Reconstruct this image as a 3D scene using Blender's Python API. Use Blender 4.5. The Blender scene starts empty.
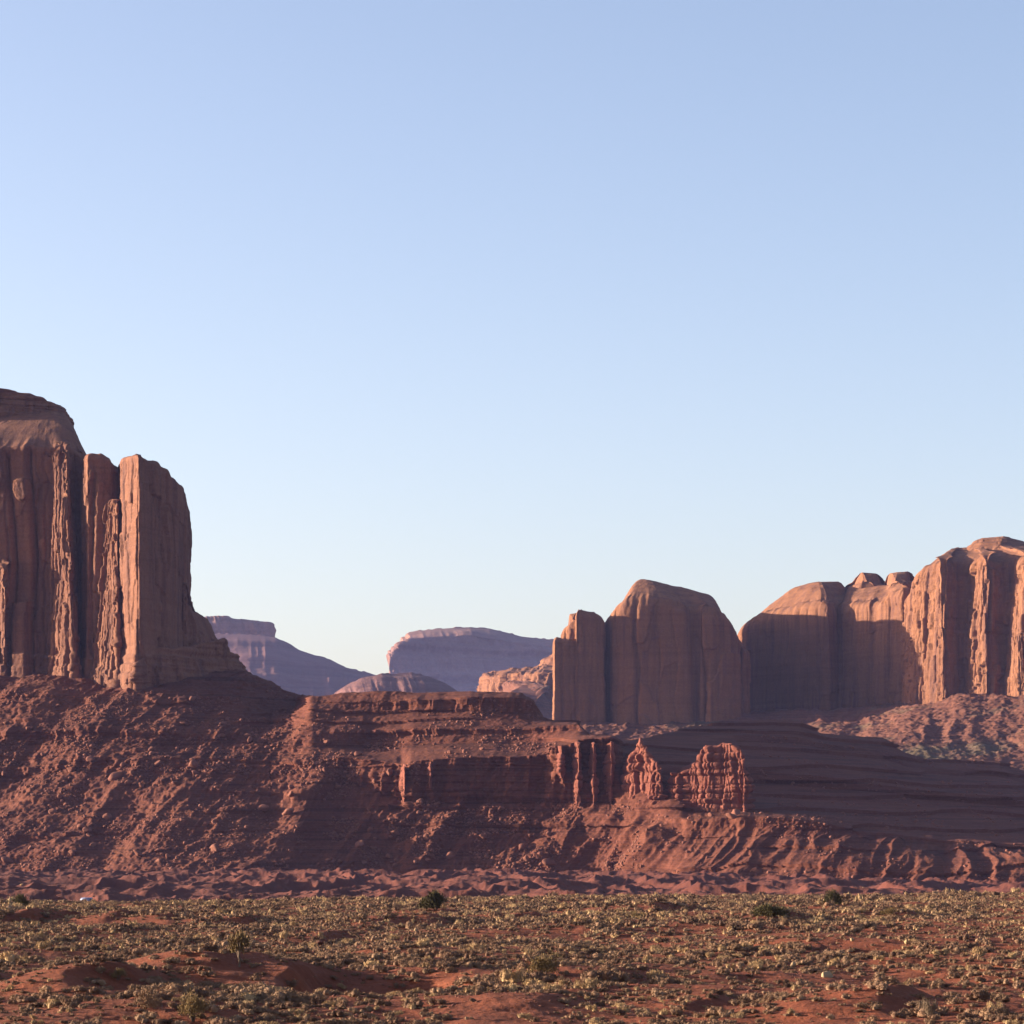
import bpy, math, random
import numpy as np

# ------------------------------------------------------------------ camera, sky, sun, exposure
F = 2904.0          # focal length in pixels of the 1024 px frame
HY = 840.0          # image row of the true horizon
ZC = 8.3            # eye height over the scrub plain
sc = bpy.context.scene
col = sc.collection
cam = bpy.data.cameras.new('camera')
cam.sensor_width = 36.0
cam.lens = 36.0 * F / 1024.0
cam.shift_y = (HY - 512.0) / 1024.0
cam.clip_start = 1.0
cam.clip_end = 80000.0
camo = bpy.data.objects.new('camera', cam)
col.objects.link(camo)
camo.location = (0, 0, ZC)
camo.rotation_euler = (math.radians(90), 0, 0)
sc.camera = camo

SUN_EL = math.radians(10.0)
SUN_BACK = math.radians(11.0)      # sun stands to the left and this far beyond square
sd = (-math.cos(SUN_EL) * math.cos(SUN_BACK), math.cos(SUN_EL) * math.sin(SUN_BACK), math.sin(SUN_EL))
world = bpy.data.worlds.new('World')
sc.world = world
world.use_nodes = True
wn = world.node_tree
for n in list(wn.nodes):
    wn.nodes.remove(n)
wo = wn.nodes.new('ShaderNodeOutputWorld')
bg = wn.nodes.new('ShaderNodeBackground')
sky = wn.nodes.new('ShaderNodeTexSky')
sky.sky_type = 'NISHITA'
sky.sun_disc = False
sky.sun_elevation = SUN_EL
sky.sun_rotation = math.atan2(sd[0], sd[1])
sky.altitude = 1600.0
sky.air_density = 1.0
sky.dust_density = 6.0
sky.ozone_density = 1.0
bg.inputs['Strength'].default_value = 0.083
tintn = wn.nodes.new('ShaderNodeMix'); tintn.data_type = 'RGBA'; tintn.blend_type = 'MULTIPLY'
tintn.inputs[0].default_value = 1.0; tintn.inputs[7].default_value = (1.0, .905, .955, 1)     # the photograph's white balance
wn.links.new(sky.outputs[0], tintn.inputs[6]); wn.links.new(tintn.outputs[2], bg.inputs[0])
wn.links.new(bg.outputs[0], wo.inputs[0])

sun = bpy.data.lights.new('sun', 'SUN')
sun.energy = 5.0
sun.angle = math.radians(0.5)
sun.color = (1.0, 0.86, 0.66)
suno = bpy.data.objects.new('sun', sun)
col.objects.link(suno)
suno.rotation_euler = (math.radians(90) - SUN_EL, 0, math.atan2(sd[0], -sd[1]))
sc.view_settings.view_transform = 'Standard'
sc.view_settings.look = 'None'
sc.view_settings.exposure = 1.95
sc.view_settings.gamma = 1.0
try:
    sc.cycles.volume_bounces = 0
    sc.cycles.max_bounces = 6
    sc.cycles.diffuse_bounces = 3
except Exception:
    pass

# ------------------------------------------------------------------ numpy noise
def _h(ix, iy, iz, seed):
    n = (ix.astype(np.int64) * 374761393 + iy.astype(np.int64) * 668265263 + iz.astype(np.int64) * 2147483647 + seed * 1274126177) & 0xFFFFFFFF
    n = ((n ^ (n >> 13)) * 1274126177) & 0xFFFFFFFF
    n = ((n ^ (n >> 16)) * 2246822519) & 0xFFFFFFFF
    return ((n ^ (n >> 15)) & 0xFFFFFF) / float(0xFFFFFF)

def vnoise(x, y, z=None, seed=0):
    """value noise, -1..1"""
    x = np.asarray(x, float); y = np.asarray(y, float)
    x, y = np.broadcast_arrays(x, y) if z is None else np.broadcast_arrays(x, y, np.asarray(z, float))[:2]
    fx, fy = np.floor(x), np.floor(y)
    tx, ty = x - fx, y - fy
    tx = tx * tx * tx * (tx * (tx * 6 - 15) + 10); ty = ty * ty * ty * (ty * (ty * 6 - 15) + 10)
    fx = fx.astype(np.int64); fy = fy.astype(np.int64)
    if z is None:
        zz = np.zeros_like(fx)
        a = _h(fx, fy, zz, seed); b = _h(fx + 1, fy, zz, seed)
        c = _h(fx, fy + 1, zz, seed); d = _h(fx + 1, fy + 1, zz, seed)
        return ((a + (b - a) * tx) * (1 - ty) + (c + (d - c) * tx) * ty) * 2 - 1
    z = np.broadcast_to(np.asarray(z, float), x.shape)
    fz = np.floor(z); tz = z - fz; tz = tz * tz * (3 - 2 * tz); fz = fz.astype(np.int64)
    out = 0
    for k in (0, 1):
        a = _h(fx, fy, fz + k, seed); b = _h(fx + 1, fy, fz + k, seed)
        c = _h(fx, fy + 1, fz + k, seed); d = _h(fx + 1, fy + 1, fz + k, seed)
        v = (a + (b - a) * tx) * (1 - ty) + (c + (d - c) * tx) * ty
        out = out + v * (tz if k else 1 - tz)
    return out * 2 - 1

def fbm(x, y, z=None, oct=4, seed=0, gain=0.5, ridge=False):
    s, a, f, t = 0, 1.0, 1.0, 0
    for o in range(oct):
        v = vnoise(x * f + o * 17.3, y * f - o * 9.1, None if z is None else z * f + o * 5.7, seed + o)
        if ridge:
            v = 1 - 2 * np.abs(v)
        s = s + a * v; t += a; a *= gain; f *= 2.03
    return s / t

def sstep(a, b, x):
    t = np.clip((x - a) / (b - a), 0, 1)
    return t * t * (3 - 2 * t)

def P(px, py, D):
    return ((px - 512.0) / F * D, D, ZC - (py - HY) / F * D)

# ------------------------------------------------------------------ objects helpers
def tag(o, label=None, cat=None, group=None, kind=None):
    if label: o['label'] = label
    if cat: o['category'] = cat
    if group: o['group'] = group
    if kind: o['kind'] = kind
    return o

def mesh_obj(name, V, Q, mat, parent=None, attr=None, smooth=False):
    """V (n,3); Q (m,4) or (m,3) index array"""
    me = bpy.data.meshes.new(name)
    V = np.ascontiguousarray(V, np.float32); Q = np.ascontiguousarray(Q, np.int32)
    k = Q.shape[1]
    me.vertices.add(len(V)); me.vertices.foreach_set('co', V.ravel())
    me.loops.add(Q.size); me.loops.foreach_set('vertex_index', Q.ravel())
    me.polygons.add(len(Q))
    me.polygons.foreach_set('loop_start', np.arange(0, Q.size, k, dtype=np.int32))
    me.polygons.foreach_set('loop_total', np.full(len(Q), k, np.int32))
    if smooth:
        me.polygons.foreach_set('use_smooth', np.ones(len(Q), bool))
    me.update(calc_edges=True)
    if attr is not None:
        a = me.attributes.new('tint', 'FLOAT', 'POINT')
        a.data.foreach_set('value', np.ascontiguousarray(attr, np.float32))
    me.materials.append(mat)
    o = bpy.data.objects.new(name, me)
    col.objects.link(o)
    if parent is not None:
        o.parent = parent
    return o

def grid_quads(nv, nu, cyc=False, off=0):
    i = np.arange(nv - 1)[:, None]
    j = np.arange(nu if cyc else nu - 1)[None, :]
    jn = (j + 1) % nu
    q = np.stack([i * nu + j, i * nu + jn, (i + 1) * nu + jn, (i + 1) * nu + j], -1)
    return q.reshape(-1, 4) + off

def grid_obj(name, X, Y, Z, mat, cyc=False, parent=None):
    nv, nu = X.shape
    return mesh_obj(name, np.stack([X, Y, Z], -1).reshape(-1, 3), grid_quads(nv, nu, cyc), mat, parent)

def empty(name, loc):
    o = bpy.data.objects.new(name, None)
    o.location = loc
    o.empty_display_size = 2
    col.objects.link(o)
    return o

# ------------------------------------------------------------------ materials
def new_mat(name):
    m = bpy.data.materials.new(name)
    m.use_nodes = True
    nt = m.node_tree
    b = nt.nodes['Principled BSDF']
    b.inputs['Roughness'].default_value = 0.95
    b.inputs['Specular IOR Level'].default_value = 0.1
    return m, nt, b

def nnode(nt, t, **kw):
    n = nt.nodes.new(t)
    for k, v in kw.items():
        setattr(n, k, v)
    return n

def mapping(nt, scale, rot=(0, 0, 0)):
    tc = nnode(nt, 'ShaderNodeTexCoord'); mp = nnode(nt, 'ShaderNodeMapping')
    mp.inputs['Scale'].default_value = scale
    mp.inputs['Rotation'].default_value = rot
    nt.links.new(tc.outputs['Object'], mp.inputs['Vector'])
    return mp.outputs[0]

def noise(nt, vec, scale=1.0, detail=5.0, rough=0.55, dist=0.0):
    n = nnode(nt, 'ShaderNodeTexNoise')
    n.inputs['Scale'].default_value = scale; n.inputs['Detail'].default_value = detail
    n.inputs['Roughness'].default_value = rough; n.inputs['Distortion'].default_value = dist
    nt.links.new(vec, n.inputs['Vector'])
    return n.outputs['Fac']

def ramp(nt, fac, stops):
    r = nnode(nt, 'ShaderNodeValToRGB')
    e = r.color_ramp.elements
    while len(e) < len(stops): e.new(0.5)
    for el, (p, c) in zip(e, stops):
        el.position = p; el.color = tuple(c) + (1,)
    nt.links.new(fac, r.inputs[0])
    return r.outputs[0]

def mix(nt, fac, a, b, mode='MIX'):
    m = nnode(nt, 'ShaderNodeMix', data_type='RGBA', blend_type=mode)
    if hasattr(fac, 'links') or not isinstance(fac, (int, float)):
        nt.links.new(fac, m.inputs[0])
    else:
        m.inputs[0].default_value = fac
    for s, i in ((a, 6), (b, 7)):
        if isinstance(s, tuple): m.inputs[i].default_value = s + (1,)
        else: nt.links.new(s, m.inputs[i])
    return m.outputs[2]

def bump(nt, b, h, strength=0.5, dist=1.0):
    n = nnode(nt, 'ShaderNodeBump')
    n.inputs['Strength'].default_value = strength; n.inputs['Distance'].default_value = dist
    nt.links.new(h, n.inputs['Height'])
    nt.links.new(n.outputs[0], b.inputs['Normal'])

def rock_mat(name, base, pale, dark, streak=0.5, scale=1.0):
    """sandstone: broad patches, thin bedding bands, dark varnish running down the faces"""
    m, nt, b = new_mat(name)
    big = noise(nt, mapping(nt, (.02 * scale, .02 * scale, .02 * scale)), 1, 5)
    c = ramp(nt, big, [(.3, base), (.7, pale)])
    bed = noise(nt, mapping(nt, (.01 * scale, .01 * scale, .28 * scale)), 1, 4, .6)
    bc = ramp(nt, bed, [(.36, (.72, .68, .66)), (.55, (1, 1, 1)), (.75, (1.0, .92, .86))])
    c = mix(nt, .45, c, bc, 'MULTIPLY')
    st = noise(nt, mapping(nt, (.16 * scale, .16 * scale, .010 * scale)), 1, 6, .62)
    sf = ramp(nt, st, [(.46, (0, 0, 0)), (.66, (streak, streak, streak))])
    c = mix(nt, sf, c, dark)
    fine = noise(nt, mapping(nt, (.9 * scale, .9 * scale, .9 * scale)), 1, 4)
    c = mix(nt, .55, c, ramp(nt, fine, [(.3, (.66, .64, .62)), (.7, (1.1, 1.08, 1.05))]), 'MULTIPLY')
    nt.links.new(c, b.inputs['Base Color'])
    bump(nt, b, fine, .6, .6 / scale)
    return m

M_BUTTE = rock_mat('sandstone', (0.164, 0.071, 0.047), (0.198, 0.089, 0.056), (0.075, 0.037, 0.034),.65)
M_DOME = rock_mat('far_sandstone', (0.178, 0.077, 0.043), (0.213, 0.095, 0.051), (0.079, 0.038, 0.035), .65, .8)
M_HOODOO = rock_mat('red_shale', (0.162, 0.054, 0.039), (0.194, 0.067, 0.046), (0.090, 0.033, 0.027), .2, 1.6)

def soil_mat(name, c1, c2, stone, veg=None, vegf=.5, scale=1.0, bedstr=.75):
    m, nt, b = new_mat(name)
    big = noise(nt, mapping(nt, (.03 * scale,) * 3), 1, 6, .6)
    c = ramp(nt, big, [(.32, c1), (.68, c2)])
    bed = noise(nt, mapping(nt, (.005 * scale, .005 * scale, .36 * scale)), 1, 5, .7)
    c = mix(nt, bedstr, c, ramp(nt, bed, [(.40, (.50, .46, .46)), (.50, (1, 1, 1)), (.58, (.72, .70, .70)), (.66, (1.1, 1.08, 1.06))]), 'MULTIPLY')
    fine = noise(nt, mapping(nt, (.8 * scale,) * 3), 1, 5, .7)
    c = mix(nt, ramp(nt, fine, [(.56, (0, 0, 0)), (.70, (.75, .75, .75))]), c, stone)
    if veg:
        vn = noise(nt, mapping(nt, (.012 * scale, .012 * scale, .04 * scale)), 1, 7, .7)
        lo = 1 - vegf
        c = mix(nt, ramp(nt, vn, [(lo, (0, 0, 0)), (lo + .12, (.8, .8, .8))]), c, veg)
    nt.links.new(c, b.inputs['Base Color'])
    bump(nt, b, fine, .7, .5 / scale)
    return m

M_TALUS = soil_mat('talus', (0.097, 0.030, 0.020), (0.124, 0.041, 0.024), (0.155, 0.066, 0.044))
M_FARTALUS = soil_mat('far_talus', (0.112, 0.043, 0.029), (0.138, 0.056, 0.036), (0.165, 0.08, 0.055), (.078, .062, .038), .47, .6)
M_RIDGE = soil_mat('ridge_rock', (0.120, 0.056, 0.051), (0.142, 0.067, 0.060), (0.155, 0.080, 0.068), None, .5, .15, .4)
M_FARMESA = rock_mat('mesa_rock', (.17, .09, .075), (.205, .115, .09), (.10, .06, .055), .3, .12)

# red sand of the plain
M_SAND, nt, b = new_mat('red_sand')
s1 = noise(nt, mapping(nt, (.12, .12, .12)), 1, 6, .6)
c = ramp(nt, s1, [(.3, (.135, .037, .019)), (.7, (.205, .060, .029))])
s2 = noise(nt, mapping(nt, (2.2, 2.2, 2.2)), 1, 5, .7)
c = mix(nt, .8, c, ramp(nt, s2, [(.3, (.6, .58, .56)), (.65, (1.1, 1.1, 1.1))]), 'MULTIPLY')
s3 = noise(nt, mapping(nt, (5.5, 5.5, 5.5)), 1, 3, .6)
c = mix(nt, ramp(nt, s3, [(.66, (0, 0, 0)), (.72, (.7, .7, .7))]), c, (.36, .20, .13))
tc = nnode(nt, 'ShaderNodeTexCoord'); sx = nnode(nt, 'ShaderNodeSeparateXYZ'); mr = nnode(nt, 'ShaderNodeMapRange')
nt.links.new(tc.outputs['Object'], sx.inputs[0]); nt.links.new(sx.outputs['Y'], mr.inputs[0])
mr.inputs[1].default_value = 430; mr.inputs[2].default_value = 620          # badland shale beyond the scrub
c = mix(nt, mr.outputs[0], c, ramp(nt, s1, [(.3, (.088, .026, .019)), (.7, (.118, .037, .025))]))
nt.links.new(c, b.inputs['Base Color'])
bump(nt, b, s2, .9, .2)

def leaf_mat(name, stops, use_obj):
    m, nt, b = new_mat(name)
    if use_obj:
        f = nnode(nt, 'ShaderNodeObjectInfo').outputs['Random']
    else:
        f = nnode(nt, 'ShaderNodeAttribute', attribute_name='tint').outputs['Fac']
    c = ramp(nt, f, stops)
    fine = noise(nt, mapping(nt, (7, 7, 7)), 1, 2)
    c = mix(nt, .7, c, ramp(nt, fine, [(.3, (.6, .6, .6)), (.7, (1.15, 1.12, 1.05))]), 'MULTIPLY')
    nt.links.new(c, b.inputs['Base Color'])
    return m

SAGE = [(0, (.092, .052, .036)), (.25, (.155, .088, .058)), (.5, (.205, .120, .078)), (.75, (.165, .100, .064)), (1, (.285, .177, .112))]
YELL = [(0, (.29, .185, .098)), (.5, (.36, .235, .126)), (1, (.41, .28, .155))]
M_SAGE_O = leaf_mat('sage_leaf', SAGE, True)
M_YELL_O = leaf_mat('dry_grass', YELL, True)
M_JUN = leaf_mat('juniper_leaf', [(0, (.062, .053, .026)), (1, (.085, .070, .033))], True)
M_OLIVE = leaf_mat('olive_leaf', [(0, (.145, .096, .046)), (1, (.18, .12, .058))], True)
M_TWIG = leaf_mat('grey_twig', [(0, (.17, .12, .085)), (1, (.20, .145, .10))], True)
M_BARK, nt, b = new_mat('bark')
nt.links.new(ramp(nt, noise(nt, mapping(nt, (9, 9, 2)), 1, 4), [(.3, (.06, .04, .03)), (.7, (.16, .11, .08))]), b.inputs['Base Color'])
M_BOULDER = soil_mat('boulder_rock', (0.147, 0.056, 0.039), (0.184, 0.076, 0.053), (0.216, 0.104, 0.074), None, .5, 3.0, .2)
M_PALE = soil_mat('pale_rock', (.27, .18, .105), (.32, .22, .13), (.36, .25, .15), None, .5, 6.0, .1)

# ------------------------------------------------------------------ the ground sheet
def hoodz(D): return D
def gD(py): return ZC * F / (py - HY)

MOUNDS = [  # px, py of the crest on flat ground, half width m (gentle left), half depth m, height, steep right side m
    (204, 980, 6.0, 9.0, 1.2, 3.0), (90, 996, 4.0, 8.0, 1.2, 1.5), (296, 981, 5.0, 10.0, .8, 1.4), (814, 948, 6.0, 12.0, 1.1, 1.6),
    (12, 921, 8.0, 10.0, 1.4, 1.6), (62, 918, 8.0, 9.0, 1.2, 1.6), (118, 920, 6, 9, 1.2, 1.6), (172, 921, 6, 9, 1.1, 1.6), (235, 922, 6, 9, 1.0, 1.5), (655, 914, 8, 8, .9, 1.5), (690, 913, 6, 7, .8, 1.5),
    (895, 1004, 7, 10, .9, 1.5), (620, 978, 7, 9, .6, 1.5), (-60, 990, 6, 12, 1.0, 2), (545, 1002, 5, 8, .6, 1.6), (448, 972, 5, 9, .8, 1.4), (700, 1000, 6, 7, .5, 1.2), (560, 950, 6, 8, .6, 1.3), (330, 935, 7, 8, .8, 1.4), (430, 925, 7, 8, .8, 1.4), (520, 918, 7, 8, .8, 1.4), (780, 925, 7, 8, .8, 1.4), (900, 920, 8, 8, .9, 1.4),
]
def ground_h(x, y):
    x = np.asarray(x, float); y = np.asarray(y, float)
    px = 512 + x / np.maximum(y, 1) * F
    z = .20 * (x / 77.0) * 3.2 * sstep(150, 430, y)                       # plain tilts up a little to the right
    z = z + .80 * fbm(x / 26, y / 34, oct=3, seed=3) * (1 - .6 * sstep(280, 380, y)) + .46 * fbm(x / 8, y / 9, oct=3, seed=5) * sstep(80, 140, y)
    z = z + .13 * fbm(x / 1.7, y / 2.4, oct=4, seed=8, gain=.6)
    for (mx, my, rl, rd, H, rr) in MOUNDS:
        D0 = gD(my); x0 = (mx - 512) / F * D0
        xx = x - x0 + 1.5 * vnoise(x / 5, y / 6, seed=int(mx) + 11) - .12 * (y - D0)
        g = np.where(xx < 0, np.exp(-(xx / rl) ** 2), np.exp(-(xx / rr) ** 2))
        z = z + H * g * np.exp(-((y - D0) / rd) ** 2)
    # a wash that crosses the right side, its far bank in shade
    cy = 219 + 5 * np.sin(x / 13) + 3 * vnoise(x / 6, y * 0, seed=41)
    z = z - 2.3 * sstep(22.6, 25.0, x + .8 * vnoise(y / 3, 0 * x, seed=43)) * (1 - sstep(39, 48, x)) * np.exp(-(np.abs(y - cy) / 12) ** 3)
    cy2 = 168 + 5 * np.sin(x / 9 + 1)
    z = z - 1.5 * sstep(-13.4, -11.6, x + .6 * vnoise(y / 3, 0 * x, seed=44)) * (1 - sstep(-5.5, -2, x)) * np.exp(-(np.abs(y - cy2) / 11) ** 2.6)
    # the lip: beyond it the ground falls away to the badland flats
    lip = 398 + 10 * vnoise(x / 40, 0 * y, seed=51)
    right = sstep(0, 260, x)
    z = z * (1 - sstep(600, 900, y)) - (8.6 + 3.5 * right) * sstep(lip, lip + 170, y)
    # badland mounds on the flats
    b = fbm(x / 24 + .4 * vnoise(x / 50, y / 60, seed=62), y / 70, oct=3, seed=61, ridge=True)
    bad = sstep(650, 760, y) * (1 - sstep(1480, 1560, y))
    z = z + bad * (np.clip(b, -.3, 1) * 4.2 + 1.3 * fbm(x / 7, y / 13, oct=4, seed=65, gain=.6))
    return z

py_rows = np.concatenate([np.linspace(1500, 1100, 16)[:-1], np.linspace(1100, 893, 620)])
D_rows = ZC * F / (py_rows - HY)
D_rows = np.concatenate([np.array([8., 16, 26]), D_rows, np.linspace(D_rows[-1] + 1.5, 560, 60), np.geomspace(565, 1700, 330)])
pxs = np.linspace(-230, 1254, 1480)
Dg, Pg = np.meshgrid(D_rows, pxs, indexing='ij')
Xg = (Pg - 512) / F * Dg
Zg = ground_h(Xg, Dg)
tag(grid_obj('desert_plain', Xg, Dg, Zg, M_SAND), kind='structure')
s = np.linspace(-30000, 30000, 61)
XX, YY = np.meshgrid(s, s)
tag(grid_obj('desert_floor', XX, YY, 0 * XX - 17.0, M_SAND), kind='structure')

# ------------------------------------------------------------------ hillside sheets
def sheet(cols, nu, rows, px_round=2.0):
    """cols: {px: [(py, D), ...]} with equal level counts; rows: rows per interval. Returns X,Y,Z,level"""
    k = sorted(cols)
    K = np.array(k, float)
    py = np.array([[l[0] for l in cols[p]] for p in k], float)
    dd = np.array([[l[1] for l in cols[p]] for p in k], float)
    u = np.linspace(K[0], K[-1], nu)
    PYu = np.stack([np.interp(u, K, py[:, i]) for i in range(py.shape[1])])
    DDu = np.stack([np.interp(u, K, dd[:, i]) for i in range(py.shape[1])])
    step = (K[-1] - K[0]) / (nu - 1)
    w = max(1, int(px_round / step)); ker = np.hanning(2 * w + 3); ker /= ker.sum()
    sm = lambda a: np.stack([np.convolve(np.pad(r, w + 1, mode='edge'), ker, 'valid') for r in a])
    PYu, DDu = sm(PYu), sm(DDu)
    Xs, Ys, Zs, Ls = [], [], [], []
    n = py.shape[1]
    for i in range(n - 1):
        tt = np.linspace(0, 1, rows[i], endpoint=(i == n - 2))[:, None]
        x0, y0, z0 = P(u, PYu[i], DDu[i]); x1, y1, z1 = P(u, PYu[i + 1], DDu[i + 1])
        Xs.append(x0 + (x1 - x0) * tt); Ys.append(y0 + (y1 - y0) * tt); Zs.append(z0 + (z1 - z0) * tt)
        Ls.append(np.broadcast_to(i + tt, (len(tt), nu)))
    return [np.concatenate(a) for a in (Xs, Ys, Zs, Ls)]

def grid_normals(X, Y, Z):
    du = np.stack([np.gradient(a, axis=1) for a in (X, Y, Z)], -1)
    dv = np.stack([np.gradient(a, axis=0) for a in (X, Y, Z)], -1)
    n = np.cross(du, dv)
    n /= np.maximum(np.linalg.norm(n, axis=-1, keepdims=True), 1e-9)
    return n      # with u to the right and v up/back this faces the camera side

def gullies(X, Y, Z, skew, w, seed, warp=.65):
    a = X + skew * Z + warp * w * .9 * fbm(X / (w * 2.2), Z / (w * 1.8), Y / (w * 3), 3, seed + 3)
    return fbm(a / w, Z / (w * 7), Y / (w * 9), 3, seed, .5, ridge=True)

HC = {
 -260: [(878,1470),(850,1500),(815,1545),(785,1580),(775,1584),(757,1600),(750,1606),(740,1609),(720,1635),(710,1645),(702,1649),(684,1680),(676,1800)],
 -60: [(876,1425),(850,1460),(815,1510),(782,1545),(773,1548),(752,1570),(744,1575),(734,1578),(714,1608),(705,1618),(697,1621),(681,1650),(674,1760)],
 40:  [(875,1400),(846,1440),(808,1490),(775,1528),(765,1531),(750,1550),(742,1556),(731,1558),(708,1588),(699,1598),(692,1601),(678,1640),(672,1740)],
 105: [(875,1393),(842,1437),(803,1484),(770,1516),(758,1520),(745,1537),(738,1542),(729,1544),(712,1569),(706,1578),(700,1582),(683,1620),(672,1740)],
 135: [(874,1385),(842,1430),(805,1476),(772,1508),(762,1512),(748,1531),(741,1537),(733,1539),(715,1564),(706,1576),(700,1580),(688,1600),(672,1740)],
 180: [(873,1374),(844,1420),(806,1466),(773,1502),(763,1507),(748,1529),(741,1535),(734,1537),(714,1563),(706,1575),(700,1580),(684,1608),(672,1745)],
 240: [(873,1378),(845,1426),(809,1476),(776,1516),(766,1521),(748,1546),(742,1552),(735,1555),(715,1586),(704,1604),(696,1612),(672,1645),(668,1745)],
 272: [(873,1410),(845,1455),(812,1503),(778,1546),(768,1552),(750,1578),(743,1584),(736,1588),(720,1630),(711,1648),(704,1654),(686,1680),(686,1750)],
 296: [(873,1415),(845,1455),(812,1500),(776,1545),(766,1550),(750,1574),(743,1580),(736,1583),(724,1606),(716,1640),(710,1656),(696,1690),(700,1760)],
 312: [(873,1412),(845,1450),(812,1490),(772,1532),(762,1536),(748,1556),(742,1560),(735,1562),(722,1578),(713,1585),(706,1588),(699,1596),(702,1760)],
 345: [(873,1410),(845,1446),(814,1482),(780,1514),(757,1519),(747,1548),(741,1552),(731,1554),(716,1576),(711,1580),(703,1583),(693,1596),(697,1760)],
 372: [(873,1408),(845,1440),(812,1474),(790,1494),(760,1500),(748,1545),(740,1549),(730,1551),(715,1572),(711,1577),(702,1580),(692,1592),(696,1760)],
 402: [(873,1406),(846,1436),(813,1468),(802,1482),(765,1490),(747,1534),(739,1541),(730,1543),(715,1566),(711,1571),(701,1574),(692,1588),(696,1750)],
 412: [(873,1404),(846,1434),(814,1464),(803,1474),(762,1480),(746,1530),(738,1538),(729,1540),(715,1563),(711,1568),(700,1571),(693,1588),(696,1750)],
 450: [(873,1402),(846,1430),(814,1460),(803,1470),(759,1476),(744,1524),(736,1532),(729,1534),(716,1558),(711,1562),(700,1565),(693,1584),(697,1740)],
 470: [(873,1402),(846,1430),(814,1460),(803,1470),(758,1476),(744,1520),(736,1529),(730,1531),(718,1552),(713,1557),(698,1559),(692,1580),(697,1730)],
 520: [(874,1400),(846,1428),(814,1456),(803,1466),(757,1472),(743,1514),(735,1523),(729,1525),(720,1548),(714,1555),(698,1558),(693,1580),(698,1700)],
 532: [(874,1400),(846,1428),(814,1456),(803,1466),(756,1472),(743,1512),(735,1520),(728,1522),(721,1548),(715,1556),(702,1560),(700,1572),(704,1660)],
 545: [(875,1398),(846,1426),(814,1454),(803,1464),(755,1469),(743,1508),(734,1517),(727,1519),(722,1546),(720,1560),(719,1570),(719,1590),(724,1660)],
 555: [(875,1398),(847,1425),(814,1452),(803,1460),(748,1464),(741,1500),(733,1514),(726,1517),(723,1540),(722,1555),(722,1570),(722,1590),(728,1660)],
 578: [(876,1396),(848,1422),(814,1448),(803,1454),(741,1458),(738,1480),(731,1506),(724,1509),(722,1530),(722,1545),(722,1560),(722,1580),(730,1660)],
 586: [(877,1394),(848,1420),(814,1446),(803,1452),(740,1456),(737,1478),(736,1490),(735.5,1500),(735.5,1510),(735.5,1525),(735.5,1540),(735.5,1560),(742,1660)],
 612: [(880,1384),(850,1408),(816,1428),(804,1446),(739,1456),(737.5,1470),(737,1480),(737,1490),(737,1500),(737,1515),(737,1535),(738,1560),(745,1660)],
 622: [(881,1378),(851,1400),(820,1419),(809,1430),(757,1462),(752,1475),(750,1485),(748,1500),(747,1515),(746,1535),(745,1560),(743,1610),(750,1700)],
 650: [(886,1350),(854,1374),(829,1392),(812,1410),(766,1444),(758,1480),(753,1505),(750,1525),(748,1545),(746,1570),(742,1605),(737,1640),(745,1760)],
 690: [(888,1318),(858,1345),(839,1366),(820,1372),(809,1398),(772,1428),(762,1475),(757,1500),(753,1535),(749,1565),(741,1618),(727,1690),(735,1800)],
 740: [(889,1308),(859,1336),(839,1357),(817,1362),(809,1396),(792,1500),(778,1530),(768,1535),(754,1590),(742,1640),(735,1650),(721,1730),(730,1850)],
 800: [(889,1296),(862,1320),(839,1346),(820,1352),(812,1415),(798,1500),(786,1540),(775,1545),(757,1610),(744,1670),(737,1680),(720,1765),(730,1880)],
 822: [(889,1292),(863,1316),(839,1344),(824,1350),(815,1415),(800,1500),(788,1545),(777,1550),(760,1618),(750,1680),(744,1690),(733,1772),(742,1880)],
 860: [(889,1284),(864,1308),(841,1345),(832,1350),(820,1425),(804,1510),(791,1555),(782,1560),(764,1630),(754,1700),(749,1710),(736,1790),(745,1890)],
 882: [(889,1280),(865,1304),(843,1348),(834,1353),(822,1430),(806,1515),(793,1560),(785,1566),(768,1640),(757,1715),(752,1725),(737,1800),(745,1900)],
 905: [(889,1276),(866,1300),(844,1350),(837,1355),(824,1435),(809,1520),(796,1568),(788,1574),(774,1650),(767,1725),(763,1735),(752,1815),(760,1900)],
 925: [(889,1272),(866,1298),(846,1352),(839,1357),(826,1440),(811,1525),(799,1575),(791,1581),(778,1660),(771,1740),(768,1750),(760,1840),(768,1900)],
 1000:[(889,1264),(868,1292),(851,1350),(845,1356),(830,1455),(816,1545),(805,1600),(797,1606),(784,1690),(776,1780),(772,1790),(762,1900),(770,1960)],
 1024:[(889,1262),(868,1290),(851,1350),(846,1356),(832,1460),(819,1550),(808,1606),(801,1612),(790,1700),(783,1790),(780,1800),(771,1900),(778,1960)],
 1300:[(890,1330),(875,1360),(862,1400),(858,1404),(848,1480),(838,1560),(828,1620),(823,1626),(812,1720),(806,1800),(803,1810),(796,1910),(800,1980)],
}
for k in HC:   # the bench stands forward of the tall butte, and turns a little towards the sun
    f_ = .80 if 312 <= k <= 612 else {240: .97, 272: .91, 296: .85, 622: .88, 650: .95}.get(k, 1.0)
    b0 = HC[k][0][1]
    sh = {240: 14, 272: 36, 296: 34, 312: 20, 345: 8}.get(k, 0)
    HC[k] = [(p_, (b0 + (d_ - b0) * f_ if i_ < 12 else d_ - 30) + ((425 - k) / 115 * 2 if (296 <= k <= 612 and i_ >= 5) else 0) - sh * min(1, max(0, (11 - i_) / 5))) for i_, (p_, d_) in enumerate(HC[k])]
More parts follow.
